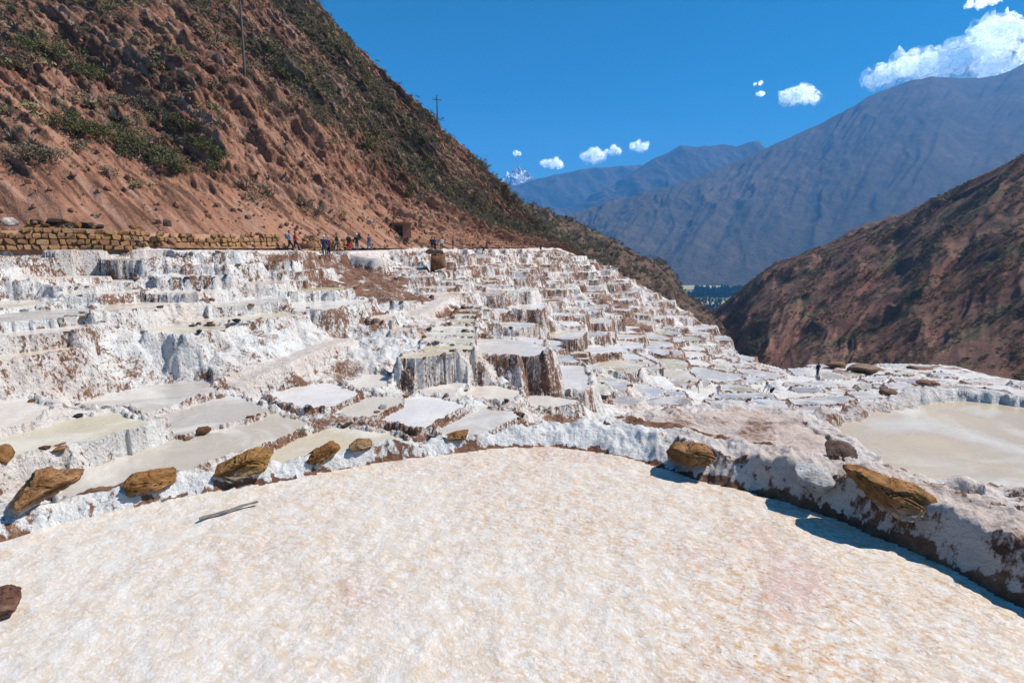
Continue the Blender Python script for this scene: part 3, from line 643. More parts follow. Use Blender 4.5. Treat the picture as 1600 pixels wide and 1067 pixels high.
# left red hillside: bedding runs down to the right
def disp_left(x, y, z, T, amp, A_):
    u = A_ * 70.0; v = T * 60.0
    q1 = u * 0.79 - v * 0.61; q2 = u * 0.61 + v * 0.79          # along / across the bedding
    n = 2.6 * fbm(q1 * .035, q2 * .09, 5, 101) + 1.3 * (ridged(q1 * .06, q2 * .22, 4, 102) - 1.0) + 0.55 * fbm(x * .35, y * .35 + z * .3, 4, 103) + 0.35 * (ridged(q1 * .3, q2 * 1.1, 3, 104) - .9)
    n = n + 0.22 * (ridged(x * .6 + z * .3, y * .6 - z * .4, 4, 107, .6) - 1.2) + 0.42 * (ridged(q1 * .35, q2 * 1.9, 4, 108, .6) - 1.1) + 0.45 * np.abs(noise(q2 * 0.45, q1 * 0.05, 105)) + 0.9 * sstep(0.1, 0.5, noise(q1 * .05, q2 * .16, 106))
    k = np.minimum(1.0, T * 6) * np.where(T > 0.9, 0.75, 1.0)
    global STK; STK = fbm(q1 * .10, q2 * 1.6, 4, 110, .6) + .5 * noise(q1 * .4, q2 * 4.0, 111)
    n = n * k
    nx, ny, nz = 0.45, -0.55, 0.70
    return x + n * nx, y + n * ny, z + n * nz
def veg_left(x, y, z, T, A_):
    u = A_ * 70.0; v = T * 60.0
    q1 = u * 0.79 - v * 0.61; q2 = u * 0.61 + v * 0.79
    vg = 0.30 + 0.55 * fbm(q1 * .03, q2 * .075, 4, 120) + 0.25 * fbm(x * .12, z * .12, 3, 121) + 0.25 * sstep(-0.55, -0.15, A_) * sstep(.15, .4, T)
    bare = (1 - sstep(0.10, 0.24 + 0.10 * sstep(-.6, -.2, A_), T + 0.08 * noise(u * .12, v * .05, 122))) * 0.85
    vg = vg - bare * 0.9
    return np.clip(vg, 0, 1), bare * (0.6 + 0.4 * noise(x * .3, z * .3, 123))
Lcols = [(-620, -330, 150, 392, 27.5), (-300, -330, 145, 387, 30.5), (0, -300, 140, 387, 32.5), (200, -200, 140, 387.5, 36.5), (350, -110, 138, 388, 43), (430, -50, 134, 388, 47.5), (485, -8, 130, 388, 51), (520, 28, 128, 388, 53.5), (550, 60, 126, 388, 57.5), (580, 98, 124, 388, 61), (620, 138, 120, 388, 67), (655, 172, 116, 388, 73), (672, 190, 114, 388, 76), (690, 215, 114, 388, 79.5), (705, 226, 115, 388, 83), (730, 252, 120, 388, 90), (750, 270, 124, 387, 96), (762, 288, 127, 387, 100), (775, 298, 130, 387, 105), (800, 326, 136, 387, 114), (830, 352, 142, 387, 127), (860, 376, 148, 387, 138), (880, 389, 152, 388, 148), (900, 402, 156, 404, 153)]
left_o, LP, LA = hill('red_hillside', Lcols, 620, 420, M['hill'], disp_left, back=0.3, prof=1.08, veg=veg_left)

def disp_mid(s, a1, a2, dg=0.0):
    def f(x, y, z, T, amp, A_):
        n = dg * (ridged(A_ * 8 - T * 2.4 + .25 * fbm(A_ * 14, T * 4, 3, 134), T * .8 + A_ * 2, 3, 135, .42) - 1.2) + a1 * fbm(x * s, y * s, 5, 131) + a2 * (ridged(x * s * 1.3 + 4, y * s * 1.3, 5, 132) - 1.1)
        n = n + a2 * .35 * (ridged(A_ * 40, T * 3 + A_ * 15, 4, 133) - 1)
        k = np.clip(T * 4, 0.15, 1) * np.where(T > .93, .35, 1.0)
        return x, y, z + n * k
    return f
def veg_mid(s, b):
    def f(x, y, z, T, A_):
        return np.clip(b + 0.5 * fbm(x * s, y * s, 5, 140), 0, 1), np.zeros_like(x)
    return f
spur_o, SPP, _ = hill('brown_spur', [(640, 300, 300, 400, 170), (770, 306, 290, 400, 175), (800, 317, 290, 410, 180), (830, 322, 300, 420, 180), (880, 342, 315, 430, 185), (920, 356, 330, 450, 190), (960, 376, 345, 470, 190), (1000, 398, 362, 490, 185), (1040, 412, 375, 510, 185), (1058, 432, 384, 530, 190), (1066, 452, 385, 540, 190), (1090, 470, 380, 560, 190), (1120, 500, 350, 590, 190), (1160, 550, 300, 620, 190), (1195, 590, 260, 650, 190)], 240, 150, M['spur'], disp_mid(.02, 2.2, 5.0), veg=veg_mid(.05, .42))
right_o, RP, _ = hill('dark_hillside', [(1085, 600, 420, 690, 240), (1108, 488, 400, 650, 240), (1135, 470, 390, 640, 230), (1170, 440, 380, 640, 200), (1210, 412, 370, 650, 175), (1260, 392, 352, 660, 160), (1300, 380, 340, 660, 150), (1350, 358, 325, 665, 140), (1400, 340, 310, 670, 132), (1440, 318, 296, 670, 126), (1480, 300, 284, 670, 120), (1520, 280, 272, 675, 116), (1560, 260, 260, 675, 112), (1600, 241, 250, 680, 108), (1800, 170, 220, 690, 95), (2100, 130, 200, 700, 85)], 420, 260, M['right'], disp_mid(.022, 1.2, .8, 6.0), veg=veg_mid(.05, .33))
mid_o, _, _ = hill('brown_shoulder', [(1250, 430, 640, 470, 480), (1290, 385, 660, 450, 470), (1350, 350, 690, 440, 460), (1420, 332, 700, 430, 450), (1480, 300, 690, 420, 430), (1540, 270, 680, 400, 420), (1600, 256, 670, 380, 420), (1800, 190, 640, 350, 400)], 160, 60, M['spur'], disp_mid(.012, 3.0, 8.0), veg=veg_mid(.03, .35))
def disp_far(s, a1, a2):
    def f(x, y, z, T, amp, A_):
        n = a1 * fbm(x * s, y * s, 5, 151) + a2 * (ridged(x * s * 1.2 + y * s * .5, y * s, 6, 152, .55) - 1.25)
        k = np.clip(T * 3, 0.1, 1) * np.where(T > .96, .3, 1.0)
        return x, y, z + n * k
    return f
VZ = -205.0
def disp_gully(x, y, z, T, amp, A_):
    w = .5 * fbm(A_ * 9, T * 3, 4, 161); u = A_ * 26 + w - T * 1.6
    n = 60 * (ridged(u * .38, T * .9 + .3 * w, 2, 162) - .9) + 20 * (ridged(u * 1.2, T * 1.6 + w, 4, 163, .5) - 1.1) + 9 * fbm(A_ * 60, T * 18, 4, 164) + 26 * (ridged(A_ * 40 - T * 6, T * 5 + w, 3, 165) - 1.0) * sstep(.35, .8, T)
    k = np.clip(T * 2.5, 0.12, 1) * np.where(T > .94, np.clip((1.02 - T) / .08, .22, 1), 1.0)
    return x, y, z + n * k
m2, M2P, _ = hill('great_mountain', [(820, 372, 3900, 448, 3000), (870, 340, 4000, 448, 2950), (930, 322, 4200, 448, 2900), (1000, 303, 4400, 450, 2850), (1080, 282, 4600, 450, 2800), (1160, 248, 4800, 450, 2750), (1220, 222, 4900, 452, 2700), (1280, 194, 5000, 455, 2700), (1330, 168, 5000, 455, 2650), (1370, 145, 5050, 455, 2600), (1420, 126, 5100, 460, 2600), (1460, 120, 5100, 460, 2550), (1500, 124, 5200, 460, 2500), (1560, 118, 5400, 465, 2500), (1600, 100, 5600, 465, 2450), (1800, 80, 5200, 470, 2300), (2300, 90, 4700, 480, 2100)], 460, 170, M['far'], disp_gully, back=.25)
m1, _, _ = hill('middle_mountain', [(820, 325, 6700, 400, 5600), (880, 325, 6700, 400, 5600), (905, 318, 6700, 400, 5600), (960, 290, 6700, 400, 5600), (1000, 262, 6750, 400, 5600), (1030, 242, 6800, 400, 5600), (1065, 227, 6850, 400, 5600), (1090, 232, 6900, 400, 5600), (1110, 229, 6900, 400, 5600), (1130, 224, 6950, 400, 5600), (1150, 228, 6950, 400, 5600), (1185, 220, 7000, 400, 5600), (1200, 234, 7000, 400, 5600), (1300, 250, 7000, 400, 5600), (1500, 250, 7000, 400, 5600)], 260, 110, M['far'], disp_far(.0011, 60, 90), back=.2)
m3, _, _ = hill('low_far_mountain', [(640, 300, 8100, 400, 7100), (760, 292, 8100, 400, 7100), (790, 292, 8100, 400, 7100), (850, 277, 8100, 400, 7100), (900, 266, 8100, 400, 7100), (960, 262, 8150, 400, 7100), (1000, 258, 8200, 400, 7100), (1060, 270, 8200, 400, 7100)], 160, 70, M['far'], disp_far(.0009, 50, 110), back=.2)
t = NT('snowy_rock'); p = t.pos(); n = t.noise(p, .0016, 6, .7)
sn = t.math('ADD', n, t.math('MULTIPLY', t.math('SUBTRACT', .55, t.slope()), .9))
M['snow'] = t.done(t.mix(t.ramp(sn, [(.36, 0), (.48, 1)]), (.10, .10, .11), (.86, .88, .90)), .8)
def disp_snow(x, y, z, T, amp, A_):
    k = np.clip(T * 2, .1, 1)
    return x, y, z + k * (170 * (ridged(x * .0016, y * .0016, 6, 171, .6) - 1.4) + 40 * fbm(x * .006, y * .006, 4, 172))
m4, _, _ = hill('snow_peak', [(700, 300, 10400, 345, 9400), (760, 292, 10400, 345, 9400), (780, 281, 10400, 345, 9400), (795, 271, 10400, 345, 9400), (806, 262, 10350, 345, 9400), (815, 265, 10350, 345, 9400), (825, 272, 10400, 345, 9400), (840, 284, 10400, 345, 9400), (870, 296, 10450, 345, 9400), (930, 300, 10450, 345, 9400)], 200, 60, M['snow'], disp_snow, back=.1)

# valley floor far below, reaching to the horizon
t = NT('valley_fields'); p = t.pos(); ce = t.voro(p, .006, 'F1', 'Color'); sp_ = t.new('ShaderNodeSeparateColor'); t.l.new(ce, sp_.inputs[0])
c = t.ramp(sp_.outputs[0], [(0.0, (.07, .09, .035)), (.35, (.13, .13, .05)), (.65, (.22, .19, .09)), (.9, (.10, .12, .045))])
M['valley'] = t.done(t.mix(t.noise(p, .05, 4), c, t.mix(1.0, c, (.6, .6, .6), 'MULTIPLY')), .95)
n = 40; gx = np.linspace(-11500, 11500, n); gy = np.linspace(-2500, 11300, n); GX, GY = np.meshgrid(gx, gy)
idx = np.arange(n * n).reshape(n, n); q = np.stack([idx[:-1, :-1], idx[:-1, 1:], idx[1:, 1:], idx[1:, :-1]], 2).reshape(-1, 4)
o = mobj('valley_floor', np_mesh('valley_floor', np.stack([GX, GY, np.full_like(GX, VZ)], 2).reshape(-1, 3), q, M['valley'])); tag(o, kind='structure')
# ------------------------------------------------------------------ looking things up on the ground
def to_px(p):
    dx, dy, dz = p[..., 0], p[..., 1] * CP - p[..., 2] * SP, p[..., 1] * SP + p[..., 2] * CP
    return 800 + F * dx / dy, 533.5 - F * dz / dy
def cast(px, py, rmin=1.2):
    az, el = azel(px, py); j = int(np.clip(np.searchsorted(AZ, az), 0, na - 1))
    h = np.where((H[:, j] >= el * rr) & (rr > rmin))[0]
    if len(h) == 0: return None
    r = rr[h[0]]; return Vector((r * math.sin(az), r * math.cos(az), float(H[h[0], j])))
LPf = LP.reshape(-1, 3); LPX, LPY = to_px(LPf); LPD = np.hypot(LPf[:, 0], LPf[:, 1])
def on_hill(px, py, tol=3.5):
    m = np.where((np.abs(LPX - px) < tol) & (np.abs(LPY - py) < tol))[0]
    if len(m) == 0: return None
    return Vector(LPf[m[np.argmin(LPD[m])]])

# ------------------------------------------------------------------ rocks and stones
def ico(sub):
    bm = bmesh.new(); bmesh.ops.create_icosphere(bm, subdivisions=sub, radius=1.0)
    v = np.array([x.co[:] for x in bm.verts]); f = np.array([[w.index for w in x.verts] for x in bm.faces]); bm.free(); return v, f
ICO = {k: ico(k) for k in (1, 2, 3, 5)}
def n3(v, s, seed, o=3):
    return (fbm(v[:, 0] * s + v[:, 2] * s * .7, v[:, 1] * s - v[:, 2] * s * .6, o, seed) + fbm(v[:, 1] * s + 3.3, v[:, 2] * s - v[:, 0] * s * .5, o, seed + 5)) * 0.5
def stone_mesh(seed, sub=2, amp=0.28, box=0.45, mat=None):
    v, f = ICO[sub]; rs = np.random.RandomState(seed)
    w = np.sign(v) * np.abs(v) ** (1 - box); w = w / np.abs(w).max(0)
    w = w * (1 + amp * n3(v * 1.0 + seed, 1.3, seed))[:, None]
    for k in range(4):
        n = rs.randn(3); n /= np.linalg.norm(n); d = w @ n; c = rs.uniform(.62, .9); w = w - np.where(d > c, d - c, 0)[:, None] * n
    me = np_mesh('stone', w, f, mat or M['rock'], {'salt': np.zeros(len(w))}, smooth=False, tri=True); return me
STONES = [stone_mesh(100 + k, 1, .5) for k in range(8)]
WST = [stone_mesh(150 + k, 1, .25, .72) for k in range(8)]
STONES2 = [stone_mesh(200 + k, 2, .3) for k in range(6)]
def hero_rock(name, outline, depth, strata, col, label, cat='rock', base=None, saltlow=0.0, salttop=0.0, seed=1, rough=1.0, push=0.3, sub=5, sink=0.02):
    o = np.array(outline, float); x0, x1 = o[:, 0].min(), o[:, 0].max(); y0, y1 = o[:, 1].min(), o[:, 1].max()
    if base is None: base = cast(o[:, 0].mean(), y1 - 3)
    dist = base.y; sc = dist / F / CP
    d = math.hypot(base.x, base.y); cx, cy = o.mean(0)
    dn = np.concatenate([o[i] + (o[(i + 1) % len(o)] - o[i]) * np.linspace(0, 1, 12)[:-1, None] for i in range(len(o))])
    rad = np.hypot(dn[:, 0] - cx, dn[:, 1] - cy) * sc; th = np.arctan2(cy - dn[:, 1], dn[:, 0] - cx)
    k = np.argsort(th); th = th[k]; rad = rad[k]
    th = np.r_[th - 2 * math.pi, th, th + 2 * math.pi]; rad = np.r_[rad, rad, rad]
    v, f = ICO[sub]; a = np.arctan2(v[:, 2], v[:, 0]); rho = np.interp(a, th, rad)
    q = np.hypot(v[:, 0], v[:, 2]); rs_ = np.random.RandomState(seed)
    W = np.stack([np.cos(a) * rho * q ** .5, np.sign(v[:, 1]) * np.abs(v[:, 1]) ** 0.5 * depth * 0.55, np.sin(a) * rho * q ** .5], 1)
    for k_ in range(7):                                     # broken faces
        n_ = rs_.randn(3); n_[1] -= .8; n_ /= np.linalg.norm(n_); dd_ = W @ n_; c_ = dd_.max() * rs_.uniform(.62, .86); W = W - np.where(dd_ > c_, (dd_ - c_) * .9, 0)[:, None] * n_
    S = max(rad); nrm = v / np.linalg.norm(v, axis=1)[:, None]
    disp = S * rough * (0.07 * n3(v + seed, 1.6, seed, 4) - 0.12 * np.abs(n3(v * 2 + seed, 1.7, seed + 3, 4)) - .05 * np.abs(n3(v * 5, 2.0, seed + 21, 3)))
    lay = W[:, 2] + 0.12 * W[:, 0] + 0.05 * S * n3(v, 2.5, seed + 9)
    disp = disp - strata * S * 0.05 * np.abs(noise(lay / S * 9, v[:, 0] * .8, seed + 4)) - strata * S * 0.035 * np.abs(noise(lay / S * 22, v[:, 1] * 1.5 + v[:, 0] * 2, seed + 6))
    W = W + nrm * disp[:, None]
    el_ = math.atan2(-base.z, base.y); hh_ = (y1 - y0) * sc
    W[:, 2] *= max(.72, (1 - .4 * depth * math.sin(max(0, el_)) / hh_) / math.cos(el_))
    zlo = W[:, 2].min(); W[:, 2] -= zlo
    zz = W[:, 2] / W[:, 2].max()
    salt = saltlow * (1 - sstep(.12, .4, zz + .15 * n3(v, 3, seed + 8))) + salttop * sstep(.3, .75, zz + .2 * n3(v, 3, seed + 11))
    me = np_mesh(name, W, f, M['rock'], {'salt': np.clip(salt, 0, 1)}, tri=True)
    ob = mobj(name, me); ob.location = base + Vector((base.x, base.y, 0)).normalized() * depth * push + Vector((0, 0, -sink)); ob.rotation_euler = (0, 0, -math.atan2(base.x, base.y) * 0.85); ob.color = (*col, 1)
    return tag(ob, label, cat)
ORG = (0.56, 0.29, 0.11); TAN = (0.52, 0.33, 0.17); RED = (0.30, 0.15, 0.10)
hero_rock('rock', [(13, 795), (20, 780), (45, 757), (52, 738), (85, 735), (100, 747), (135, 757), (128, 765), (95, 785), (30, 806)], .42, 1.3, (0.58, 0.32, 0.145), 'large layered orange rock tilted on the bank at far left', saltlow=.9, seed=3)
hero_rock('rock', [(202, 745), (215, 738), (275, 740), (293, 752), (275, 760), (235, 780), (212, 782), (203, 770)], .3, .9, ORG, 'blocky orange rock, second from the left along the foreground bank', seed=14, saltlow=.6)
hero_rock('rock', [(325, 745), (345, 728), (390, 706), (410, 705), (440, 715), (432, 732), (400, 744), (360, 752)], .38, .6, (0.56, 0.31, 0.11), 'broad ochre rock just above the dropped stick', seed=25, saltlow=.6)
hero_rock('rock', [(462, 727), (490, 702), (505, 697), (522, 686), (540, 706), (520, 714), (480, 730)], .25, .6, (0.50, 0.25, 0.09), 'dark orange rock with a pointed top half sunk in salt', seed=36, saltlow=.5)
hero_rock('rock', [(545, 692), (560, 687), (585, 689), (583, 700), (565, 706), (546, 712)], .25, .3, TAN, 'small flat topped tan rock crusted white below', seed=47, saltlow=1.0)
hero_rock('rock', [(686, 692), (715, 682), (735, 678), (738, 688), (710, 697), (694, 697)], .22, .3, (0.52, 0.27, 0.11), 'small smooth orange rock set in the white bank near the middle', seed=58)
hero_rock('rock', [(1036, 712), (1050, 692), (1080, 690), (1122, 687), (1129, 697), (1100, 727), (1075, 737), (1045, 732)], .32, .9, (0.50, 0.27, 0.12), 'rugged brown rock embedded in the right foreground bank', seed=69, saltlow=.35, push=0.0)
hero_rock('rock', [(1240, 737), (1252, 727), (1290, 733), (1299, 747), (1290, 766), (1260, 772), (1243, 760)], .28, .1, (0.60, 0.53, 0.47), 'pale salt coated boulder left of the big orange slab', seed=71, salttop=.8, rough=.6, push=.05)
hero_rock('rock', [(1308, 740), (1340, 736), (1385, 748), (1425, 751), (1464, 770), (1445, 795), (1405, 808), (1372, 796), (1338, 772)], .36, .5, (0.56, 0.30, 0.12), 'big angular orange slab on the right foreground bank', seed=82, push=0.0, saltlow=.5)
hero_rock('rock', [(1288, 692), (1310, 685), (1330, 691), (1341, 706), (1338, 722), (1310, 716)], .5, .3, (0.21, 0.14, 0.11), 'rounded dark brown boulder at the edge of the large cream pan', seed=93, sink=.1)
b_ = cast(8, 733, 6.0)
if b_: hero_rock('rock', [(-16, 706), (3, 697), (15, 703), (18, 722), (8, 733), (-16, 735)], .5, .8, (0.45, 0.24, 0.09), 'orange rock at the left edge behind the layered rock', base=b_, seed=104, sub=3)
b_ = cast(86, 710, 6.0)
if b_: hero_rock('rock', [(56, 711), (75, 704), (103, 693), (108, 697), (90, 708), (70, 714)], .5, .8, (0.36, 0.18, 0.08), 'flat brown rock lying on the low wall of the greenish pond', base=b_, seed=105, sub=3)
b_ = Vector(at_z(-2, 966, ZN))
hero_rock('stone_slab', [(-45, 962), (-10, 927), (20, 918), (42, 935), (36, 948), (0, 968)], .30, .6, (0.27, 0.14, 0.10), 'flat reddish stone slab edged with salt at the lower left corner', cat='stone', base=b_, seed=116, saltlow=1.0)
# rocks up by the footpath and on the terraces
for (outline, y, col, lab, sd) in [
    ([(470, 388), (472, 377), (492, 376), (496, 388)], 47.5, (0.25, 0.14, 0.09), 'brown boulder with a pale top beside the red jacketed walker', 5),
    ([(476, 374), (480, 366), (492, 366), (497, 375)], 50, (0.22, 0.14, 0.08), 'dark boulder leaning on the ochre wall behind the walkers', 6),
    ([(672, 423), (673, 394), (696, 392), (698, 423)], 56, (0.24, 0.12, 0.06), 'square brown stone buttress standing between the white terraces', 7),
    ([(660, 397), (668, 387), (692, 389), (697, 396)], 56.5, (0.34, 0.21, 0.14), 'flat tan slab on top of the square stone buttress', 8),
    ([(3, 352), (8, 338), (20, 336), (33, 351)], 33.5, (0.62, 0.58, 0.55), 'pale grey boulder lying above the stone wall at left', 9),
    ([(255, 352), (258, 340), (268, 341), (270, 353)], 37.5, (0.16, 0.12, 0.10), 'dark boulder lying above the middle of the stone wall', 10),
    ([(572, 350), (575, 341), (582, 342), (583, 350)], 59, (0.52, 0.43, 0.36), 'pale boulder on the small trail left of the hut', 11),
    ([(262, 592), (266, 560), (285, 545), (312, 548), (322, 592)], 18.9, (0.24, 0.15, 0.10), 'tall dark rock face with orange edges under the cream pond', 12),
    ([(58, 470), (62, 458), (80, 458), (86, 500), (72, 492)], 24.5, (0.25, 0.11, 0.07), 'red brown upright rock above the left ponds', 13),
    ([(28, 508), (32, 486), (50, 478), (68, 482), (72, 508)], 21.8, (0.22, 0.12, 0.08), 'dark layered rock heap beside the left ponds', 15),
    ([(1215, 648), (1225, 643), (1262, 645), (1272, 655), (1240, 654)], None, (0.46, 0.25, 0.08), 'flat orange slab at the edge of the dry earth pan', 16),
    ([(1320, 584), (1322, 571), (1350, 568), (1378, 574), (1380, 583)], 62, (0.34, 0.24, 0.17), 'curved tan stone wall below the broad salt heap', 20),
    ([(1415, 583), (1418, 573), (1460, 574), (1468, 583)], 64, (0.28, 0.17, 0.11), 'brown stone wall on the outer rim of the right flats', 21),
    ([(1286, 574), (1292, 567), (1318, 562), (1321, 573)], 66, (0.32, 0.19, 0.10), 'ochre earth wall left of the broad salt heap', 22),
    ([(1432, 602), (1436, 594), (1465, 592), (1468, 600)], 52, (0.30, 0.17, 0.10), 'brown stone heap between the right flats ponds', 17),
    ([(1362, 613), (1362, 601), (1371, 600), (1371, 613)], 50, (0.62, 0.60, 0.58), 'grey salt block standing on the right flats', 18),
    ([(1372, 612), (1376, 604), (1398, 606), (1408, 620), (1385, 622)], 46, (0.26, 0.16, 0.11), 'broken stone wall remnant right of the grey salt block', 19)]:
    if y is None: bb = cast(sum(p[0] for p in outline) / len(outline), max(p[1] for p in outline)); y = bb.y
    else: bb = at_y(sum(p[0] for p in outline) / len(outline), max(p[1] for p in outline), y)
    w_ = (max(p[0] for p in outline) - min(p[0] for p in outline)) * y / F
    hero_rock('boulder', outline, w_ * .8, 1.0, col, lab, 'boulder', base=Vector(bb), seed=300 + sd, sub=3, sink=.08, saltlow=.5 if sd in (12, 15, 17, 18, 19) else 0)

# stones set along the rims of the ponds
SCOL = [(0.42, 0.22, 0.08), (0.33, 0.17, 0.08), (0.16, 0.12, 0.10), (0.10, 0.085, 0.08), (0.30, 0.23, 0.18), (0.46, 0.28, 0.13), (0.55, 0.52, 0.49)]
rs = np.random.RandomState(33); nst = 0
for i, p in enumerate(PONDS):
    e = POND_OBJ[i]
    if e is None or i < 3: continue
    P = p['P']; c = P.mean(0); dist = c[1]
    if dist > 62: continue
    dens = 1.5 if dist < 30 else 0.9
    if p.get('far'): dens *= .35
    if p.get('group'): dens = 2.4
    cnt = 0
    for k in range(len(P)):
        a, b = P[k], P[(k + 1) % len(P)]; L = np.linalg.norm(b - a); nrm = np.array([b[1] - a[1], a[0] - b[0]]) / (L + 1e-9)
        if nrm @ (a - c) < 0: nrm = -nrm
        if noise(a[0] * .9 + i, a[1] * .9) < -0.12: continue
        for q in range(rs.poisson(L * dens)):
            s = rs.rand(); pt = a + (b - a) * s + nrm * rs.uniform(.04, .16)
            if noise(pt[0] * .7, pt[1] * .7, 5) < -0.1: continue
            z = hgt(pt[0], pt[1])
            if abs(z - p['z']) > .35: continue
            sz = abs(rs.normal(0, 1)) * .035 + .06
            if p.get('group'): sz = rs.uniform(.07, .12)
            o = mobj('stone', STONES[rs.randint(8)], e)
            o.location = (pt[0] - c[0], pt[1] - c[1], z - p['z'] + sz * .12)
            o.scale = (sz * rs.uniform(1.0, 1.9), sz * rs.uniform(.8, 1.3), sz * rs.uniform(.55, .95)); o.rotation_euler = (rs.uniform(-.2, .2), rs.uniform(-.2, .2), rs.uniform(0, 6.28))
            o.color = (*SCOL[rs.randint(len(SCOL))], 1); nst += 1; cnt += 1
print('STONES', nst)

# dry stone wall behind the footpath
def stone_wall(px0, px1, courses, hgt_m, off, label, wst):
    pts = []
    for px in np.linspace(px0, px1, 60):
        az = azel(px, 389)[0]; r = float(path_r(az)) + off; pts.append((r * math.sin(az), r * math.cos(az), hgt(r * math.sin(az), r * math.cos(az))))
    pts = np.array(pts); zb = float(np.median(pts[:, 2])) - .05; seg = np.r_[0, np.cumsum(np.hypot(np.diff(pts[:, 0]), np.diff(pts[:, 1])))]; L = seg[-1]
    e = empty('stone_wall', (pts[0, 0], pts[0, 1], zb)); tag(e, label, 'stone wall'); n = 0; lv = 0.0
    core = []
    for c in range(courses):
        s = -rs.rand() * .3; ch = hgt_m / courses * rs.uniform(.85, 1.15)
        while s < L:
            w = wst * rs.uniform(.6, 1.5); m = min(max(s + w / 2, 0), L)
            x = np.interp(m, seg, pts[:, 0]); y = np.interp(m, seg, pts[:, 1]); x2 = np.interp(min(m + .3, L), seg, pts[:, 0]); y2 = np.interp(min(m + .3, L), seg, pts[:, 1])
            zg = zb + .05 + .08 * math.sin(m * .35)
            if not (c == courses - 1 and rs.rand() < .2):
                o = mobj('stone', WST[rs.randint(8)], e); jit = .03 * rs.randn()
                o.location = (x - pts[0, 0] + jit, y - pts[0, 1] - jit + .06 * c, zg - zb + lv + ch * .5)
                o.scale = (w * .53, rs.uniform(.2, .28), ch * .56); o.rotation_euler = (rs.uniform(-.08, .08), rs.uniform(-.12, .12), math.atan2(y2 - y, x2 - x))
                o.color = (*[(0.70, 0.42, 0.19), (0.62, 0.35, 0.15), (0.56, 0.32, 0.18), (0.68, 0.43, 0.24), (0.48, 0.27, 0.15)][rs.randint(5)], 1); n += 1
            s += w * 1.02
        lv += ch
    # earth packed between the stones
    vv = []; 
    for (x, y, z) in pts: vv += [(x - pts[0, 0], y - pts[0, 1] + .12, -.3), (x - pts[0, 0], y - pts[0, 1] + .3, lv * .95), (x - pts[0, 0], y - pts[0, 1] + 1.6, lv * .92)]
    q = []
    for k in range(len(pts) - 1):
        for m in (0, 1): q.append((3 * k + m, 3 * k + 3 + m, 3 * k + 4 + m, 3 * k + 1 + m))
    mobj('earth_fill', np_mesh('earth_fill', np.array(vv), np.array(q), M['dirt']), e)
    print('WALL', n, L)
M['dirt'] = plain('packed_earth', (0.34, 0.19, 0.12), .95, .35, 3.0, .1)
stone_wall(-70, 432, 4, 1.30, 1.2, 'long dry wall of ochre stones behind the footpath at left', .46)
stone_wall(474, 548, 4, 1.15, 1.0, 'short ochre stone wall behind the walkers', .5)
for k, (px, py, s) in enumerate([(48, 350, .28), (58, 346, .33), (70, 348, .3), (84, 344, .4), (96, 346, .34), (106, 349, .3), (120, 351, .3), (132, 349, .35), (146, 352, .3), (160, 353, .28), (204, 352, .26)]):
    h = on_hill(px, py, 5)
    if h is None: continue
    o = mobj('loose_stone', STONES2[k % 6]); o.location = h; o.scale = (s * 1.3, s, s * .7); o.rotation_euler = (0, 0, k * 1.3); o.color = (*SCOL[(k * 3) % 6], 1)
    tag(o, 'loose ochre stone in the pile on top of the long stone wall', 'stone', 'loose stones above the wall')

# ------------------------------------------------------------------ heaps of raked salt
def salt_heap(px, py, w, lab):
    b = cast(px, py, 9)
    if b is None: return
    a = np.linspace(0, 2 * math.pi, 25)[:-1]; t_ = np.linspace(0, 1, 9)
    Aq, Tq = np.meshgrid(a, t_); rad = w * .5 * (1 - Tq) * (1 + .15 * noise(np.cos(Aq) * 1.5 + px, np.sin(Aq) * 1.5, 9)) + .01
    x, y = rad * np.cos(Aq), rad * np.sin(Aq); z = w * .36 * (Tq ** .9) + .03 * noise(x * 9, y * 9, 8) - .05
    idx = np.arange(x.size).reshape(x.shape); i2 = np.roll(idx, -1, 1)
    q = np.stack([idx[:-1], i2[:-1], i2[1:], idx[1:]], 2).reshape(-1, 4)
    me = np_mesh('salt_heap', np.stack([x, y, z], 2).reshape(-1, 3), q, M['bank'], {'earth': np.full(x.size, .02), 'tint': np.full(x.size, .15)})
    o = mobj('salt_heap', me); o.location = b; tag(o, lab, 'salt heap')
salt_heap(783, 594, .7, 'pale cone of raked salt below the ladder of ponds')
salt_heap(1335, 566, 2.4, 'broad white salt heap on the outer rim of the flats')
salt_heap(1362, 568, 1.6, 'smaller salt heap on the outer rim right of the broad one')
salt_heap(944, 618, .9, 'small white salt heap between the lower flats ponds')
salt_heap(1210, 608, 2.2, 'salt heap beside the bending worker')

# ------------------------------------------------------------------ the dropped stick
a_, b_ = Vector(at_z(312, 816, ZN)), Vector(at_z(403, 788, ZN)); dv = b_ - a_; L = dv.length
sv = []; sf = []
for k in range(13):
    for m in range(8):
        an = m / 8 * 2 * math.pi; w = .011 * (1 + .2 * math.sin(k * 1.7)) * (1 - .25 * k / 12)
        sv.append((k / 12 * L, math.cos(an) * w * 1.5 + .006 * math.sin(k * .9), math.sin(an) * w))
for k in range(12):
    for m in range(8): sf.append((k * 8 + m, k * 8 + (m + 1) % 8, k * 8 + 8 + (m + 1) % 8, k * 8 + 8 + m))
M['stick'] = plain('weathered_wood', (0.16, 0.14, 0.125), .75, .5, 30)
o = mobj('stick', np_mesh('stick', np.array(sv), np.array(sf), M['stick'])); o.location = a_ + Vector((0, 0, .03)); o.rotation_euler = (0, 0, math.atan2(dv.y, dv.x))
tag(o, 'thin grey weathered stick lying on the foreground crust', 'stick')

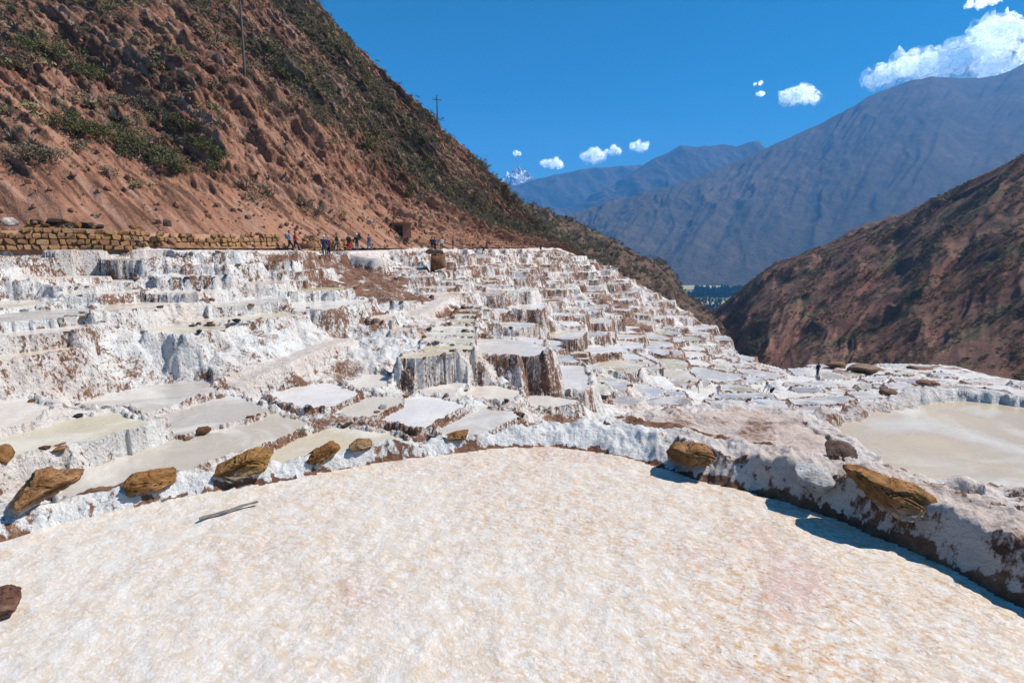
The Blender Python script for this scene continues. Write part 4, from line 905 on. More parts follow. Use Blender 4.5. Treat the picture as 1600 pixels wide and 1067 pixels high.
# ------------------------------------------------------------------ poles, hut and sheds
M['pole'] = plain('pole_wood', (0.10, 0.085, 0.075), .85, .4, 4)
M['adobe'] = plain('adobe', (0.22, 0.11, 0.07), .95, .35, 3)
M['tin'] = plain('pale_sheet_roof', (0.62, 0.63, 0.64), .5, .15, 3, .4)
M['glassy'] = plain('ceramic', (0.25, 0.12, 0.08), .3, .1, 3, .5)
def tube(p0, p1, r0, r1, n=8, seg=6):
    p0, p1 = Vector(p0), Vector(p1); d = (p1 - p0).normalized(); u = d.orthogonal().normalized(); w = d.cross(u); v = []; f = []
    for k in range(seg + 1):
        c = p0.lerp(p1, k / seg); r = r0 + (r1 - r0) * k / seg
        for m in range(n): v.append(c + u * math.cos(m / n * 6.2832) * r + w * math.sin(m / n * 6.2832) * r)
    for k in range(seg):
        for m in range(n): f.append((k * n + m, k * n + (m + 1) % n, (k + 1) * n + (m + 1) % n, (k + 1) * n + m))
    return [tuple(x) for x in v], f
def part(name, vf, mat, parent, smooth=True):
    me = bpy.data.meshes.new(name); me.from_pydata(vf[0], [], vf[1]); me.materials.append(mat)
    for p in me.polygons: p.use_smooth = smooth
    me.update(); return mobj(name, me, parent)
def boxvf(c, s, taper=1.0):
    v = []
    for z in (-1, 1):
        k = 1.0 if z < 0 else taper
        for x, y in ((-1, -1), (1, -1), (1, 1), (-1, 1)): v.append((c[0] + x * s[0] / 2 * k, c[1] + y * s[1] / 2 * k, c[2] + z * s[2] / 2))
    return v, [(3, 2, 1, 0), (4, 5, 6, 7), (0, 1, 5, 4), (1, 2, 6, 5), (2, 3, 7, 6), (3, 0, 4, 7)]
def utility_pole(base, h, lab, arm=True, lean=0.0):
    e = empty('utility_pole', base); e.rotation_euler = (0, lean, .3); tag(e, lab, 'utility pole')
    part('shaft', tube((0, 0, -1.5), (0, 0, h), .17, .11), M['pole'], e)
    if arm:
        cb = part('crossarm', tube((-.85, 0, h - .9), (.85, 0, h - .9), .07, .07), M['pole'], e)
        for x in (-.75, -.3, .3, .75): part('insulator', tube((x, 0, h - .85), (x, 0, h - .6), .06, .04, 6, 2), M['glassy'], cb)
h = on_hill(387, 110, 5)
if h: utility_pole(h, h.y * 98 / F, 'tall bare wooden pole standing on the red hillside', arm=False, lean=.02)
m_ = np.where((np.abs(LPX - 686) < 3) & (LPD < 150))[0]; h = Vector(LPf[m_[np.argmin(LPY[m_])]])
if h: utility_pole(h - Vector((0, 0, .4)), h.y * 40 / F, 'wooden pole with a crossarm on the ridge against the sky')
h = on_hill(769, 303, 6)
if h: utility_pole(h, h.y * 17 / F, 'small distant pole lower down the ridge', arm=False)

h = on_hill(634, 366, 5)
if h is None: h = Vector(at_y(634, 366, 68))
e = empty('hut', h + Vector((0, -.6, -.15)), .25); tag(e, 'small dark adobe hut dug into the foot of the hillside', 'hut')
for nm, c, s in (('side_wall', (-1.05, .9, .9), (.3, 1.8, 1.8)), ('side_wall', (1.05, .9, .9), (.3, 1.8, 1.8)), ('back_wall', (0, 1.65, .9), (1.8, .3, 1.8)), ('front_wall', (.5, .12, .9), (.8, .24, 1.8))):
    part(nm, boxvf(c, s), M['adobe'], e, False)
part('roof', boxvf((0, .85, 1.9), (2.7, 2.3, .18)), M['adobe'], e, False)
part('door_frame', boxvf((-.35, .10, 1.68), (.92, .3, .2)), M['pole'], e, False)
for (px, py, y, w, mat, lab) in ((957, 427, 128, 3.0, M['tin'], 'white sheet roofed shelter at the edge of the far terraces'), (981, 431, 130, 2.4, M['adobe'], 'low brown roofed shelter beyond the white one')):
    p_ = at_y(px, py, y); zg = max(hgt(p_[0], p_[1]), p_[2] - 1.2)
    e = empty('shelter', (p_[0], p_[1], zg)); tag(e, lab, 'shelter')
    hh = max(.8, p_[2] - zg + .5)
    for sx in (-1, 1):
        for sy in (-1, 1): part('post', tube((sx * w * .42, sy * .9, -.6), (sx * w * .42, sy * .9, hh), .06, .06, 6, 1), M['pole'], e)
    rv, rf = boxvf((0, 0, hh + .1), (w, 2.4, .08)); rv = [(x, yy, z - .12 * yy) for x, yy, z in rv]
    part('roof', (rv, rf), mat, e, False)

# ------------------------------------------------------------------ plants of the hillsides
def leafmat(name, c1, c2):
    t = NT(name); r_ = t.objrnd(); n = t.noise(t.pos(), 2.5, 3)
    c = t.mix(n, c1, c2); c = t.mix(t.math('MULTIPLY', r_, .5), c, (0.14, 0.115, 0.075)); m = t.done(c, .8, spec=.15)
    return m
M['green'] = leafmat('green_foliage', (0.055, 0.068, 0.02), (0.125, 0.13, 0.04)); M['dry'] = leafmat('dry_foliage', (0.115, 0.09, 0.062), (0.21, 0.17, 0.11))
M['straw'] = leafmat('straw', (0.20, 0.16, 0.07), (0.30, 0.25, 0.12)); M['agave'] = leafmat('agave_leaf', (0.13, 0.15, 0.12), (0.24, 0.26, 0.22)); M['wood'] = plain('twig_wood', (0.14, 0.11, 0.09), .9)
def bush_mesh(seed, n, size, mat, up=0.3, tall=.8):
    rs_ = np.random.RandomState(seed); v = []; f = []
    cl = rs_.randn(9, 3) * np.array([.42, .42, .2]) + np.array([0, 0, tall * .45])
    for k in range(n):
        c = cl[rs_.randint(9)]; dr = rs_.randn(3); dr /= np.linalg.norm(dr); p = c + dr * rs_.uniform(.12, .34) * np.array([1, 1, tall]); p[2] = abs(p[2])
        u = rs_.randn(3); u[2] += up; u /= np.linalg.norm(u); w = np.cross(u, rs_.randn(3)); w /= np.linalg.norm(w); s = size * rs_.uniform(.6, 1.4)
        i = len(v); v += [p - w * s * .35, p + u * s * .6 + w * s * .25, p + u * s * 1.2, p + u * s * .5 - w * s * .5]; f.append((i, i + 1, i + 2, i + 3))
    return np_mesh('foliage', np.array(v), np.array(f), mat, smooth=False)
def stem_mesh(seed):
    rs_ = np.random.RandomState(seed); v = []; f = []
    for k in range(6):
        a = rs_.rand() * 6.28; vf = tube((0, 0, -.1), (math.cos(a) * .4, math.sin(a) * .4, .5 + .2 * rs_.rand()), .03, .012, 4, 2); o_ = len(v); v += vf[0]; f += [tuple(i + o_ for i in q) for q in vf[1]]
    me = bpy.data.meshes.new('stem'); me.from_pydata(v, [], f); me.materials.append(M['wood']); return me
BUSH = [bush_mesh(1, 900, .075, M['green']), bush_mesh(2, 900, .075, M['green']), bush_mesh(3, 620, .075, M['dry'], .9), bush_mesh(4, 620, .075, M['dry'], .9), bush_mesh(5, 520, .10, M['dry'], .4, .6), bush_mesh(6, 260, .20, M['straw'], 2.0, .7)]
STEM = [stem_mesh(k) for k in range(3)]
def agave_mesh(seed):
    rs_ = np.random.RandomState(seed); v = []; f = []
    for k in range(26):
        a = k * 2.4; el = rs_.uniform(.15, 1.35); L = rs_.uniform(.7, 1.0); d = np.array([math.cos(a) * math.cos(el), math.sin(a) * math.cos(el), math.sin(el)]); s = np.array([-math.sin(a), math.cos(a), 0]); i = len(v)
        for t_, w in ((0, .05), (.4, .075), (.75, .045), (1, .004)):
            c = d * L * t_ + np.array([0, 0, -.18 * t_ * t_ * math.cos(el)]); v += [c - s * w, c + s * w]
        for m in range(3): f.append((i + 2 * m, i + 2 * m + 1, i + 2 * m + 3, i + 2 * m + 2))
    return np_mesh('leaf_rosette', np.array(v), np.array(f), M['agave'], smooth=False)
AGV = [agave_mesh(k) for k in range(3)]
def plant(kind, loc, s, rz, lab, grp):
    if kind == 'agave':
        e = empty('agave', loc, rz); o = mobj('leaf_rosette', AGV[rs.randint(3)], e); cat = 'agave'
    else:
        e = empty('shrub', loc, rz); o = mobj('foliage', BUSH[kind], e); mobj('stem', STEM[rs.randint(3)], e); cat = 'shrub'
    e.scale = (s, s, s * rs.uniform(.75, 1.1)); tag(e, lab, cat, grp); return e
# bushes one can pick out
big = [(118, 200, 0, 2.0), (135, 205, 0, 1.8), (103, 198, 1, 1.7), (150, 212, 0, 1.5), (180, 222, 0, 1.9), (200, 232, 1, 2.1), (222, 240, 0, 2.2), (240, 248, 1, 2.0), (262, 258, 0, 2.1), (280, 264, 1, 1.6), (205, 215, 1, 1.6), (225, 228, 0, 1.7), (250, 240, 0, 1.8), (85, 85, 1, 2.3), (105, 98, 0, 2.6), (125, 108, 1, 2.3), (145, 118, 0, 2.0), (60, 75, 0, 2.0), (265, 190, 1, 1.8), (285, 205, 0, 2.0), (305, 218, 1, 2.0), (325, 232, 0, 1.9), (340, 245, 1, 1.6), (345, 262, 1, 1.6), (380, 290, 4, 1.5), (30, 245, 2, 1.6), (55, 250, 4, 1.7), (80, 246, 2, 1.5), (20, 100, 2, 2.2), (40, 110, 5, 2.0), (12, 178, 5, 1.8), (165, 272, 4, 1.2), (215, 288, 5, .9), (232, 168, 2, 1.6), (430, 110, 1, 2.4), (445, 118, 0, 2.1), (575, 225, 1, 2.2), (590, 232, 0, 1.9), (500, 185, 1, 1.7), (480, 320, 4, 1.6), (495, 330, 2, 1.5), (400, 310, 2, 1.4), (410, 298, 4, 1.5), (640, 300, 1, 1.8), (660, 310, 2, 1.7)]
def where(px, py):
    if px < 170: return 'near the left edge'
    if px < 350: return 'above the long stone wall'
    if px < 520: return 'behind the walkers'
    return 'below the ridge'
for px, py, kd, s in big:
    h = on_hill(px, py, 5)
    if h is not None: plant(kd, h - Vector((0, 0, .12)), s, rs.rand() * 6, ('leafy green bush' if kd < 2 else 'straw coloured tuft' if kd == 5 else 'grey brown dry bush') + ' on the red slope ' + where(px, py), 'larger bushes of the red hillside')
vegf = LA['veg']; baref = LA['bare']
ok = np.where((LPX > -60) & (LPX < 860) & (LPY > -40) & (LPY < 375) & (vegf > .40))[0]; rs.shuffle(ok)
n_s = 0
for i in ok:
    if n_s >= 190: break
    if LPD[i] > 95 and rs.rand() < .6: continue
    kd = [2, 3, 4, 5, 2, 3, 4, 'agave', 'agave'][rs.randint(9)]; s = rs.uniform(.7, 1.5) if kd != 'agave' else rs.uniform(.7, 1.3)
    px = LPX[i]
    plant(kd, Vector(LPf[i]) - Vector((0, 0, .08)), s, rs.rand() * 6, {'agave': 'spiky grey agave on the red slope ', 5: 'pale grass tuft on the red slope '}.get(kd, 'low dry shrub on the red slope ') + where(px, 0), 'scattered shrubs of the red hillside')
    n_s += 1
for px, py in ((62, 238), (70, 243), (15, 215), (48, 228), (178, 188), (255, 135), (345, 190), (275, 300 - 40), (170, 117), (110, 45), (225, 30), (20, 45)):
    h = on_hill(px, py, 5)
    if h is not None: plant('agave', h, rs.uniform(.9, 1.5), rs.rand() * 6, 'large pale agave on the red slope ' + where(px, py), 'large agaves')

# scrub too dense to count: points with an instance of one of a few bushes
proto_col = bpy.data.collections.new('scrub_kinds')
for k, me in enumerate([bush_mesh(20 + k, 190, .14, M[('dry', 'dry', 'dry', 'straw', 'green')[k]], .6, .7) for k in range(5)]):
    o = bpy.data.objects.new('scrub_kind', me); proto_col.objects.link(o)
def scatter(name, pts, scl, label, col=proto_col):
    ng = bpy.data.node_groups.new(name, 'GeometryNodeTree'); ng.interface.new_socket('Geometry', in_out='INPUT', socket_type='NodeSocketGeometry'); ng.interface.new_socket('Geometry', in_out='OUTPUT', socket_type='NodeSocketGeometry')
    N = ng.nodes; gi = N.new('NodeGroupInput'); go = N.new('NodeGroupOutput'); ip = N.new('GeometryNodeInstanceOnPoints'); ci_ = N.new('GeometryNodeCollectionInfo')
    ci_.inputs['Collection'].default_value = col; ci_.inputs['Separate Children'].default_value = True; ci_.inputs['Reset Children'].default_value = True
    ip.inputs['Pick Instance'].default_value = True
    rv = N.new('FunctionNodeRandomValue'); rv.data_type = 'FLOAT_VECTOR'; rv.inputs['Max'].default_value = (.15, .15, 6.28)
    na_ = N.new('GeometryNodeInputNamedAttribute'); na_.data_type = 'FLOAT'; na_.inputs['Name'].default_value = 'scl'
    lk = ng.links; lk.new(gi.outputs[0], ip.inputs['Points']); lk.new(ci_.outputs[0], ip.inputs['Instance']); lk.new(rv.outputs[0], ip.inputs['Rotation']); lk.new(na_.outputs['Attribute'], ip.inputs['Scale']); lk.new(ip.outputs[0], go.inputs[0])
    me = bpy.data.meshes.new(name); me.vertices.add(len(pts)); me.vertices.foreach_set('co', np.asarray(pts, np.float32).ravel())
    at_ = me.attributes.new('scl', 'FLOAT', 'POINT'); at_.data.foreach_set('value', np.asarray(scl, np.float32)); me.update()
    o = mobj(name, me); md = o.modifiers.new('scatter', 'NODES'); md.node_group = ng; tag(o, label, kind='stuff'); return o
def pick(P, n, w=None, seed=1):
    f_ = P.reshape(-1, 3); r_ = np.random.RandomState(seed); w = np.ones(len(f_)) if w is None else w
    i = r_.choice(len(f_), n, p=w / w.sum()); return f_[i] + r_.randn(n, 3) * np.array([.25, .25, .03])
pts = pick(LP, 19000, np.clip(vegf + .10, .05, 1) ** 1.3 * (LPD ** 1.2) * (1 - .93 * np.clip(baref, 0, 1)), 3)
scatter('hillside_scrub', pts - np.array([0, 0, .1]), np.random.RandomState(4).gamma(3, .17, len(pts)) + .12, 'dense dry scrub covering the red hillside')
w = RP.reshape(-1, 3); w = np.hypot(w[:, 0], w[:, 1]) * np.clip(.5 + fbm(w[:, 0] * .06, w[:, 1] * .06, 4, 141), .05, 1.5)
pts = pick(RP, 13000, w, 5); scatter('valley_scrub', pts, np.random.RandomState(6).gamma(3, .19, len(pts)) + .2, 'scrub covering the dark hillside at right')
pts = pick(SPP, 5000, None, 7); scatter('spur_scrub', pts, np.random.RandomState(8).gamma(4, .30, len(pts)) + .3, 'scrub covering the brown spur')
# loose rubble on the bare earth of the hillside
M['rubble'] = plain('red_rubble', (0.25, 0.125, 0.08), .95, .45, 1.2, .1)
rcol = bpy.data.collections.new('rubble_kinds')
for k in range(4): rcol.objects.link(bpy.data.objects.new('rubble_kind', stone_mesh(400 + k, 1, .4, .3, M['rubble'])))
pts = pick(LP, 12000, (LPD ** 1.2) * (.35 + np.clip(baref, 0, 1)), 9)
scatter('hillside_rubble', pts, np.minimum(.30, np.random.RandomState(10).gamma(1.6, .05, len(pts)) + .04), 'loose red stones strewn over the hillside', rcol)
# trees of the valley floor
def tree_mesh(seed, tall):
    rs_ = np.random.RandomState(seed); v = []; f = []
    for k in range(170):
        t_ = rs_.rand() ** .8; r_ = (.22 if tall else .4) * math.sin(min(1, .15 + t_) * math.pi * .95) * rs_.uniform(.4, 1.05); a = rs_.rand() * 6.28
        p = np.array([math.cos(a) * r_, math.sin(a) * r_, .12 + .88 * t_]); u = rs_.randn(3); u /= np.linalg.norm(u); w_ = np.cross(u, rs_.randn(3)); w_ /= np.linalg.norm(w_); s = .085; i = len(v)
        v += [p - w_ * s, p + u * s, p + w_ * s, p - u * s]; f.append((i, i + 1, i + 2, i + 3))
    tv, tf = tube((0, 0, -.05), (0, 0, .6), .03, .012, 5, 2); i = len(v); v += [np.array(x) for x in tv]; f += [tuple(q + i for q in x) for x in tf]
    return np_mesh('valley_tree', np.array(v), np.array(f), M['tree'], smooth=False)
M['tree'] = plain('dark_tree_foliage', (0.035, 0.05, 0.022), .9, .4, 2.0, .1)
tcol = bpy.data.collections.new('tree_kinds')
for k in range(4): tcol.objects.link(bpy.data.objects.new('tree_kind', tree_mesh(50 + k, k % 2)))
tp = []; tr = np.random.RandomState(12)
for (x0, x1, ya, yb, n) in ((1058, 1165, 470, 477, 70), (1075, 1165, 459, 466, 260), (1085, 1165, 452, 458, 200), (1055, 1170, 428, 436, 260), (1040, 1170, 420, 428, 240), (1060, 1160, 480, 495, 120)):
    for k in range(n): tp.append(at_z(tr.uniform(x0, x1), tr.uniform(ya, yb), VZ))
tp = np.array(tp); scatter('valley_trees', tp, tr.uniform(7, 25, len(tp)) * np.clip(tp[:, 1] / 2300, .6, 1.6), 'rows of dark trees on the valley floor', tcol)
M['plaster'] = plain('white_plaster', (0.62, 0.58, 0.52), .9, .1); M['rooftile'] = plain('roof_tile', (0.28, 0.14, 0.09), .9, .2)
M['field'] = plain('pale_field', (0.36, 0.33, 0.17), .95, .15, .02, .1); M['crop'] = plain('green_field', (0.17, 0.19, 0.07), .95, .2, .02, .1)
for k, (q, mt) in enumerate(([[(1062, 452), (1068, 441), (1110, 440), (1130, 446), (1150, 452)], 'field'], [[(1118, 444), (1120, 440), (1160, 438), (1165, 442)], 'plaster'], [[(1088, 475), (1092, 470), (1150, 469), (1150, 476)], 'field'], [[(1060, 440), (1062, 436), (1110, 435), (1112, 439)], 'crop'])):
    pts = [at_z(x, y, VZ + .5 + .3 * k) for x, y in q]; me = bpy.data.meshes.new('field'); me.from_pydata([tuple(p) for p in pts], [], [tuple(range(len(pts)))]); me.materials.append(M[mt]); me.update()
    o = mobj('field', me); tag(o, kind='structure')
for k, (px, py) in enumerate(((1122, 431), (1098, 433), (1110, 429), (1135, 434), (1085, 431), (1146, 431))):
    b = at_z(px, py, VZ); e = empty('house', b, k * .7); tag(e, ('white', 'pale', 'cream', 'small white', 'low pale', 'plain cream')[k] + ' house among the trees on the far valley floor', 'house', 'houses in the valley')
    part('wall', boxvf((0, 0, 3), (14, 9, 6)), M['plaster'], e, False)
    part('roof', ([(-7.6, -5, 6), (7.6, -5, 6), (7.6, 5, 6), (-7.6, 5, 6), (-7.6, 0, 9), (7.6, 0, 9)], [(0, 1, 5, 4), (2, 3, 4, 5), (0, 4, 3), (1, 2, 5), (3, 2, 1, 0)]), M['rooftile'], e, False)

# ------------------------------------------------------------------ people
def capsules(caps):
    v = []; f = []
    for p0, p1, r0, r1 in caps:
        p0, p1 = Vector(p0), Vector(p1); d = p1 - p0; L = d.length; d = d / L if L > 1e-6 else Vector((0, 0, 1)); u = d.orthogonal().normalized(); w = d.cross(u); o_ = len(v); n = 10; st = []
        for k in range(5): a = -math.pi / 2 + k / 4 * math.pi / 2; st.append((math.sin(a) * r0, math.cos(a) * r0))
        for k in range(5): a = k / 4 * math.pi / 2; st.append((L + math.sin(a) * r1, math.cos(a) * r1))
        for h_, r_ in st:
            for m in range(n): v.append(tuple(p0 + d * h_ + (u * math.cos(m / n * 6.2832) + w * math.sin(m / n * 6.2832)) * max(r_, .0006)))
        for k in range(len(st) - 1):
            for m in range(n): f.append((o_ + k * n + m, o_ + k * n + (m + 1) % n, o_ + (k + 1) * n + (m + 1) % n, o_ + (k + 1) * n + m))
        f.append(tuple(o_ + m for m in range(n))[::-1]); f.append(tuple(o_ + (len(st) - 1) * n + m for m in range(n)))
    return v, f
def remeshed(name, caps, voxel, mat, extra=None):
    v, f = capsules(caps); me = bpy.data.meshes.new(name); me.from_pydata(v, [], f); o = bpy.data.objects.new(name, me); COL.objects.link(o)
    md = o.modifiers.new('r', 'REMESH'); md.mode = 'VOXEL'; md.voxel_size = voxel; md.use_smooth_shade = True
    ms = o.modifiers.new('s', 'SMOOTH'); ms.factor = .5; ms.iterations = 3
    dg = bpy.context.evaluated_depsgraph_get(); m2_ = bpy.data.meshes.new_from_object(o.evaluated_get(dg)); bpy.data.objects.remove(o)
    if extra:
        bm = bmesh.new(); bm.from_mesh(m2_); v, f = capsules(extra); vs = [bm.verts.new(x) for x in v]
        for q in f:
            try: bm.faces.new([vs[i] for i in q])
            except ValueError: pass
        bm.to_mesh(m2_); bm.free()
    m2_.materials.clear(); m2_.materials.append(mat); m2_.name = name
    for p in m2_.polygons: p.use_smooth = True
    return m2_
t = NT('cloth'); M['cloth'] = t.done(t.mix(t.noise(t.pos(obj=True), 14, 3), t.mix(1.0, t.objcol(), (.75, .75, .75), 'MULTIPLY'), t.objcol()), .9)
M['skin'] = plain('skin', (0.36, 0.21, 0.14), .6, .1); M['hair'] = plain('hair', (0.02, 0.016, 0.014), .6, .2)
def pose_parts(kind):
    bend = {'stand': 0, 'walk': .06, 'bend': 1.0, 'crouch': .5}[kind]
    hip = Vector((0, 0, .92)); kn = []; an = []
    if kind == 'walk': feet = [Vector((-.09, .30, .08)), Vector((.09, -.32, .12))]; knees = [Vector((-.09, .24, .50)), Vector((.09, -.05, .49))]
    elif kind == 'crouch': hip = Vector((0, -.12, .48)); feet = [Vector((-.12, .05, .07)), Vector((.12, -.02, .07))]; knees = [Vector((-.16, .30, .46)), Vector((.16, .26, .44))]
    elif kind == 'bend': hip = Vector((0, -.12, .88)); feet = [Vector((-.13, .10, .07)), Vector((.13, -.12, .07))]; knees = [Vector((-.13, .08, .48)), Vector((.13, -.02, .48))]
    else: feet = [Vector((-.10, 0, .07)), Vector((.11, .05, .07))]; knees = [Vector((-.10, .02, .49)), Vector((.11, .06, .49))]
    up = Vector((0, math.sin(bend * 1.15), math.cos(bend * 1.15))); ch = hip + up * .36; nk = hip + up * .56; hd = nk + (up * .6 + Vector((0, .12, .75))).normalized() * .20
    sh = [ch + up * .14 + Vector((s * .19, 0, 0)) for s in (-1, 1)]; el = []; ha = []
    for k, s in enumerate((-1, 1)):
        if kind == 'walk': e_ = sh[k] + Vector((s * .06, -.10 if k == 0 else .10, -.27)); h_ = e_ + Vector((s * .01, .12, -.22) if k == 0 else (0, .18, -.17))
        elif kind == 'stand': e_ = sh[k] + Vector((s * .08, -.02, -.27)); h_ = e_ + Vector((-s * .10, .20, .10) if k else (s * .02, .06, -.25))
        else: e_ = sh[k] + Vector((s * .06, .10, -.26)); h_ = e_ + Vector((-s * .03, .14, -.22))
        el.append(e_); ha.append(h_)
    body = [(nk - up * .06, nk + up * .08, .055, .05), (hd + Vector((0, -.012, .02)), hd + Vector((0, .015, -.03)), .098, .085), (hd + Vector((0, .05, -.08)), hd + Vector((0, .06, -.05)), .05, .05), (hd + Vector((0, .095, -.02)), hd + Vector((0, .108, -.035)), .015, .018),
            (hip, ch, .145, .15), (hip + Vector((-.08, 0, 0)), hip + Vector((.08, 0, 0)), .11, .11), (ch + Vector((-.08, 0, .05)), ch + Vector((.08, 0, .05)), .12, .12)]
    body += [(hd + Vector((s * .092, -.01, -.02)), hd + Vector((s * .096, -.012, .012)), .018, .02) for s in (-1, 1)]
    shirt = [(hip + up * .02, ch, .165, .165), (ch + Vector((-.10, 0, .06)), ch + Vector((.10, 0, .06)), .135, .135), (hip + Vector((-.06, 0, .03)), hip + Vector((.06, 0, .03)), .14, .14), (ch, nk - up * .05, .14, .085)]
    trs = [(hip + Vector((-.07, 0, -.02)), hip + Vector((.07, 0, -.02)), .135, .135)]; shoes = []; fing = []
    for k, s in enumerate((-1, 1)):
        j = hip + Vector((s * .10, 0, -.04))
        body += [(j, knees[k], .088, .058), (knees[k], feet[k], .058, .04), (sh[k], el[k], .052, .042), (el[k], ha[k], .042, .028)]
        shirt += [(sh[k], el[k], .075, .06), (el[k], el[k].lerp(ha[k], .85), .06, .045)]
        trs += [(j, knees[k], .112, .078), (knees[k], knees[k].lerp(feet[k], .93), .078, .062)]
        shoes += [(feet[k] + Vector((0, -.04, -.03)), feet[k] + Vector((s * .02, .16, -.035)), .045, .038)]
        dh = (ha[k] - el[k]).normalized(); pm = ha[k] + dh * .07; body.append((ha[k], pm, .03, .034))
        sd = dh.cross(Vector((0, 0, 1))); sd = sd.normalized() if sd.length > .1 else Vector((1, 0, 0)); pn = sd.cross(dh).normalized()
        for q, (off, ln) in enumerate(((-.027, .062), (-.009, .078), (.009, .074), (.027, .055))):
            r0 = pm + sd * off + dh * .02; m_ = r0 + dh * ln * .55 - pn * .008; fing += [(r0, m_, .0095, .009), (m_, m_ + dh * ln * .4 - pn * .022, .009, .0075)]
        tb = ha[k] + dh * .025 + sd * .03; fing += [(tb, tb + sd * .035 + dh * .03, .011, .009), (tb + sd * .035 + dh * .03, tb + sd * .035 + dh * .06, .009, .008)]
    hair = [(hd + Vector((0, -.03, .03)), hd + Vector((0, -.045, -.05)), .098, .08), (hd + Vector((0, .02, .055)), hd + Vector((0, -.03, .055)), .08, .09)]
    pack = [(ch - up * .12 + Vector((0, -.24, 0)), ch + up * .14 + Vector((0, -.24, 0)), .13, .11), (ch - up * .1 + Vector((-.08, -.22, 0)), ch + up * .1 + Vector((-.08, -.22, 0)), .09, .08), (ch - up * .1 + Vector((.08, -.22, 0)), ch + up * .1 + Vector((.08, -.22, 0)), .09, .08)]
    hat = [(hd + Vector((0, -.01, .06)), hd + Vector((0, -.01, .11)), .105, .085)] + [(hd + Vector((math.cos(a) * .11, math.sin(a) * .11 - .01, .055)), hd + Vector((math.cos(a + .6) * .11, math.sin(a + .6) * .11 - .01, .055)), .035, .035) for a in np.arange(0, 6.2, .6)]
    skirt = [(hip + Vector((math.cos(a) * .08, math.sin(a) * .07, .05)), hip + Vector((math.cos(a) * .20, math.sin(a) * .19, -.42)), .08, .06) for a in np.arange(0, 6.2, .5)]
    d = {}
    for nm, caps, vx, mt, ex in (('body', body, .016, M['skin'], fing), ('shirt', shirt, .022, M['cloth'], None), ('trousers', trs, .022, M['cloth'], None), ('shoes', shoes, .02, M['cloth'], None), ('hair', hair, .018, M['hair'], None), ('backpack', pack, .025, M['cloth'], None), ('hat', hat, .02, M['cloth'], None), ('skirt', skirt, .025, M['cloth'], None)):
        d[nm] = remeshed(nm, caps, vx, mt, ex)
    return d
POSES = {k: pose_parts(k) for k in ('stand', 'walk', 'bend', 'crouch')}
def person(px, py, hpx, pose, rz, shirt, trousers, lab, extra=(), tall=1.68):
    y = tall * F / hpx * (1 if pose in ('stand', 'walk') else .7)
    if py < 400: az_ = azel(px, py)[0]; y = min(y, (float(path_r(az_)) - .3) * math.cos(az_))
    p = at_y(px, py, y); z = hgt(p[0], p[1])
    if abs(z - p[2]) > 1.3: z = p[2]
    e = empty('person', (p[0], p[1], z), R(rz)); s = tall / 1.70; e.scale = (s, s, s); tag(e, lab, 'person')
    P_ = POSES[pose]
    for nm, c in (('body', None), ('shirt', shirt), ('trousers', trousers), ('shoes', (.03, .03, .03)), ('hair', None)) + tuple(extra):
        if nm == 'hair' and any(q[0] == 'hat' for q in extra): continue
        o = mobj(nm, P_[nm], e)
        if c: o.color = (*c, 1)
BLK = (.018, .018, .022); JEA = (.06, .09, .16); NAV = (.03, .05, .11); WHT = (.65, .65, .66); REDC = (.38, .03, .035)
person(453, 390, 27, 'walk', -60, (.36, .33, .45), BLK, 'walker in a pale lilac jacket and dark trousers at the left of the path group', (('backpack', (.2, .18, .3)),))
person(462, 391, 26, 'walk', -70, REDC, BLK, 'walker in a red jacket right behind the lilac one')
person(507, 390, 29, 'stand', 190, NAV, JEA, 'person with white hat and blue backpack standing on the path', (('hat', WHT), ('backpack', (.05, .09, .2))))
person(514, 390, 27, 'stand', 150, (.25, .07, .09), BLK, 'person in dark red beside the one with the white hat', (('hat', (.4, .42, .46)),))
person(528, 396, 26, 'walk', 110, (.05, .045, .045), JEA, 'person in a black shirt and jeans stepping down the path')
person(546, 398, 23, 'stand', 160, (.06, .05, .05), REDC, 'person in a red skirt on the lower path', (('skirt', REDC),))
person(558, 387, 19, 'stand', 30, BLK, (.10, .12, .17), 'person in black with a pale hat further back on the path', (('hat', WHT),))
person(577, 391, 20, 'walk', -120, NAV, (.12, .17, .28), 'person in a navy top and light jeans right of the path group')
person(675, 387, 15, 'stand', 10, BLK, BLK, 'distant person in black left of the square stone buttress top')
person(679.5, 387, 15, 'stand', -30, (.07, .10, .24), BLK, 'distant person in a blue top beside the one in black')
person(690, 388.5, 14, 'stand', 180, WHT, JEA, 'distant person in a white shirt above the square buttress')
person(708, 388, 16, 'stand', 90, (.03, .07, .06), BLK, 'distant person in dark green standing alone on the path')
person(755, 389, 11, 'bend', 60, (.12, .05, .04), BLK, 'far person bending over on the path, left of a pair')
person(761, 389, 11, 'bend', -60, (.14, .06, .05), BLK, 'far person bending over on the path, right of a pair')
person(845, 389, 11, 'stand', 0, BLK, BLK, 'farthest person in black at the end of the path')
person(904, 447, 12, 'walk', 80, (.03, .05, .04), BLK, 'person in dark clothes crossing the far terraces')
person(911, 446, 11, 'stand', 0, REDC, (.2, .06, .05), 'person in red on the far terraces')
person(826, 463, 10, 'crouch', 40, (.08, .03, .03), BLK, 'dark crouching figure on the middle of the far terraces')
person(1276, 597, 22, 'stand', 10, BLK, (.06, .08, .16), 'person in a black top and jeans standing on the right flats')
person(1206, 602, 22, 'bend', 100, WHT, BLK, 'worker in a white top bending beside a salt heap on the flats')

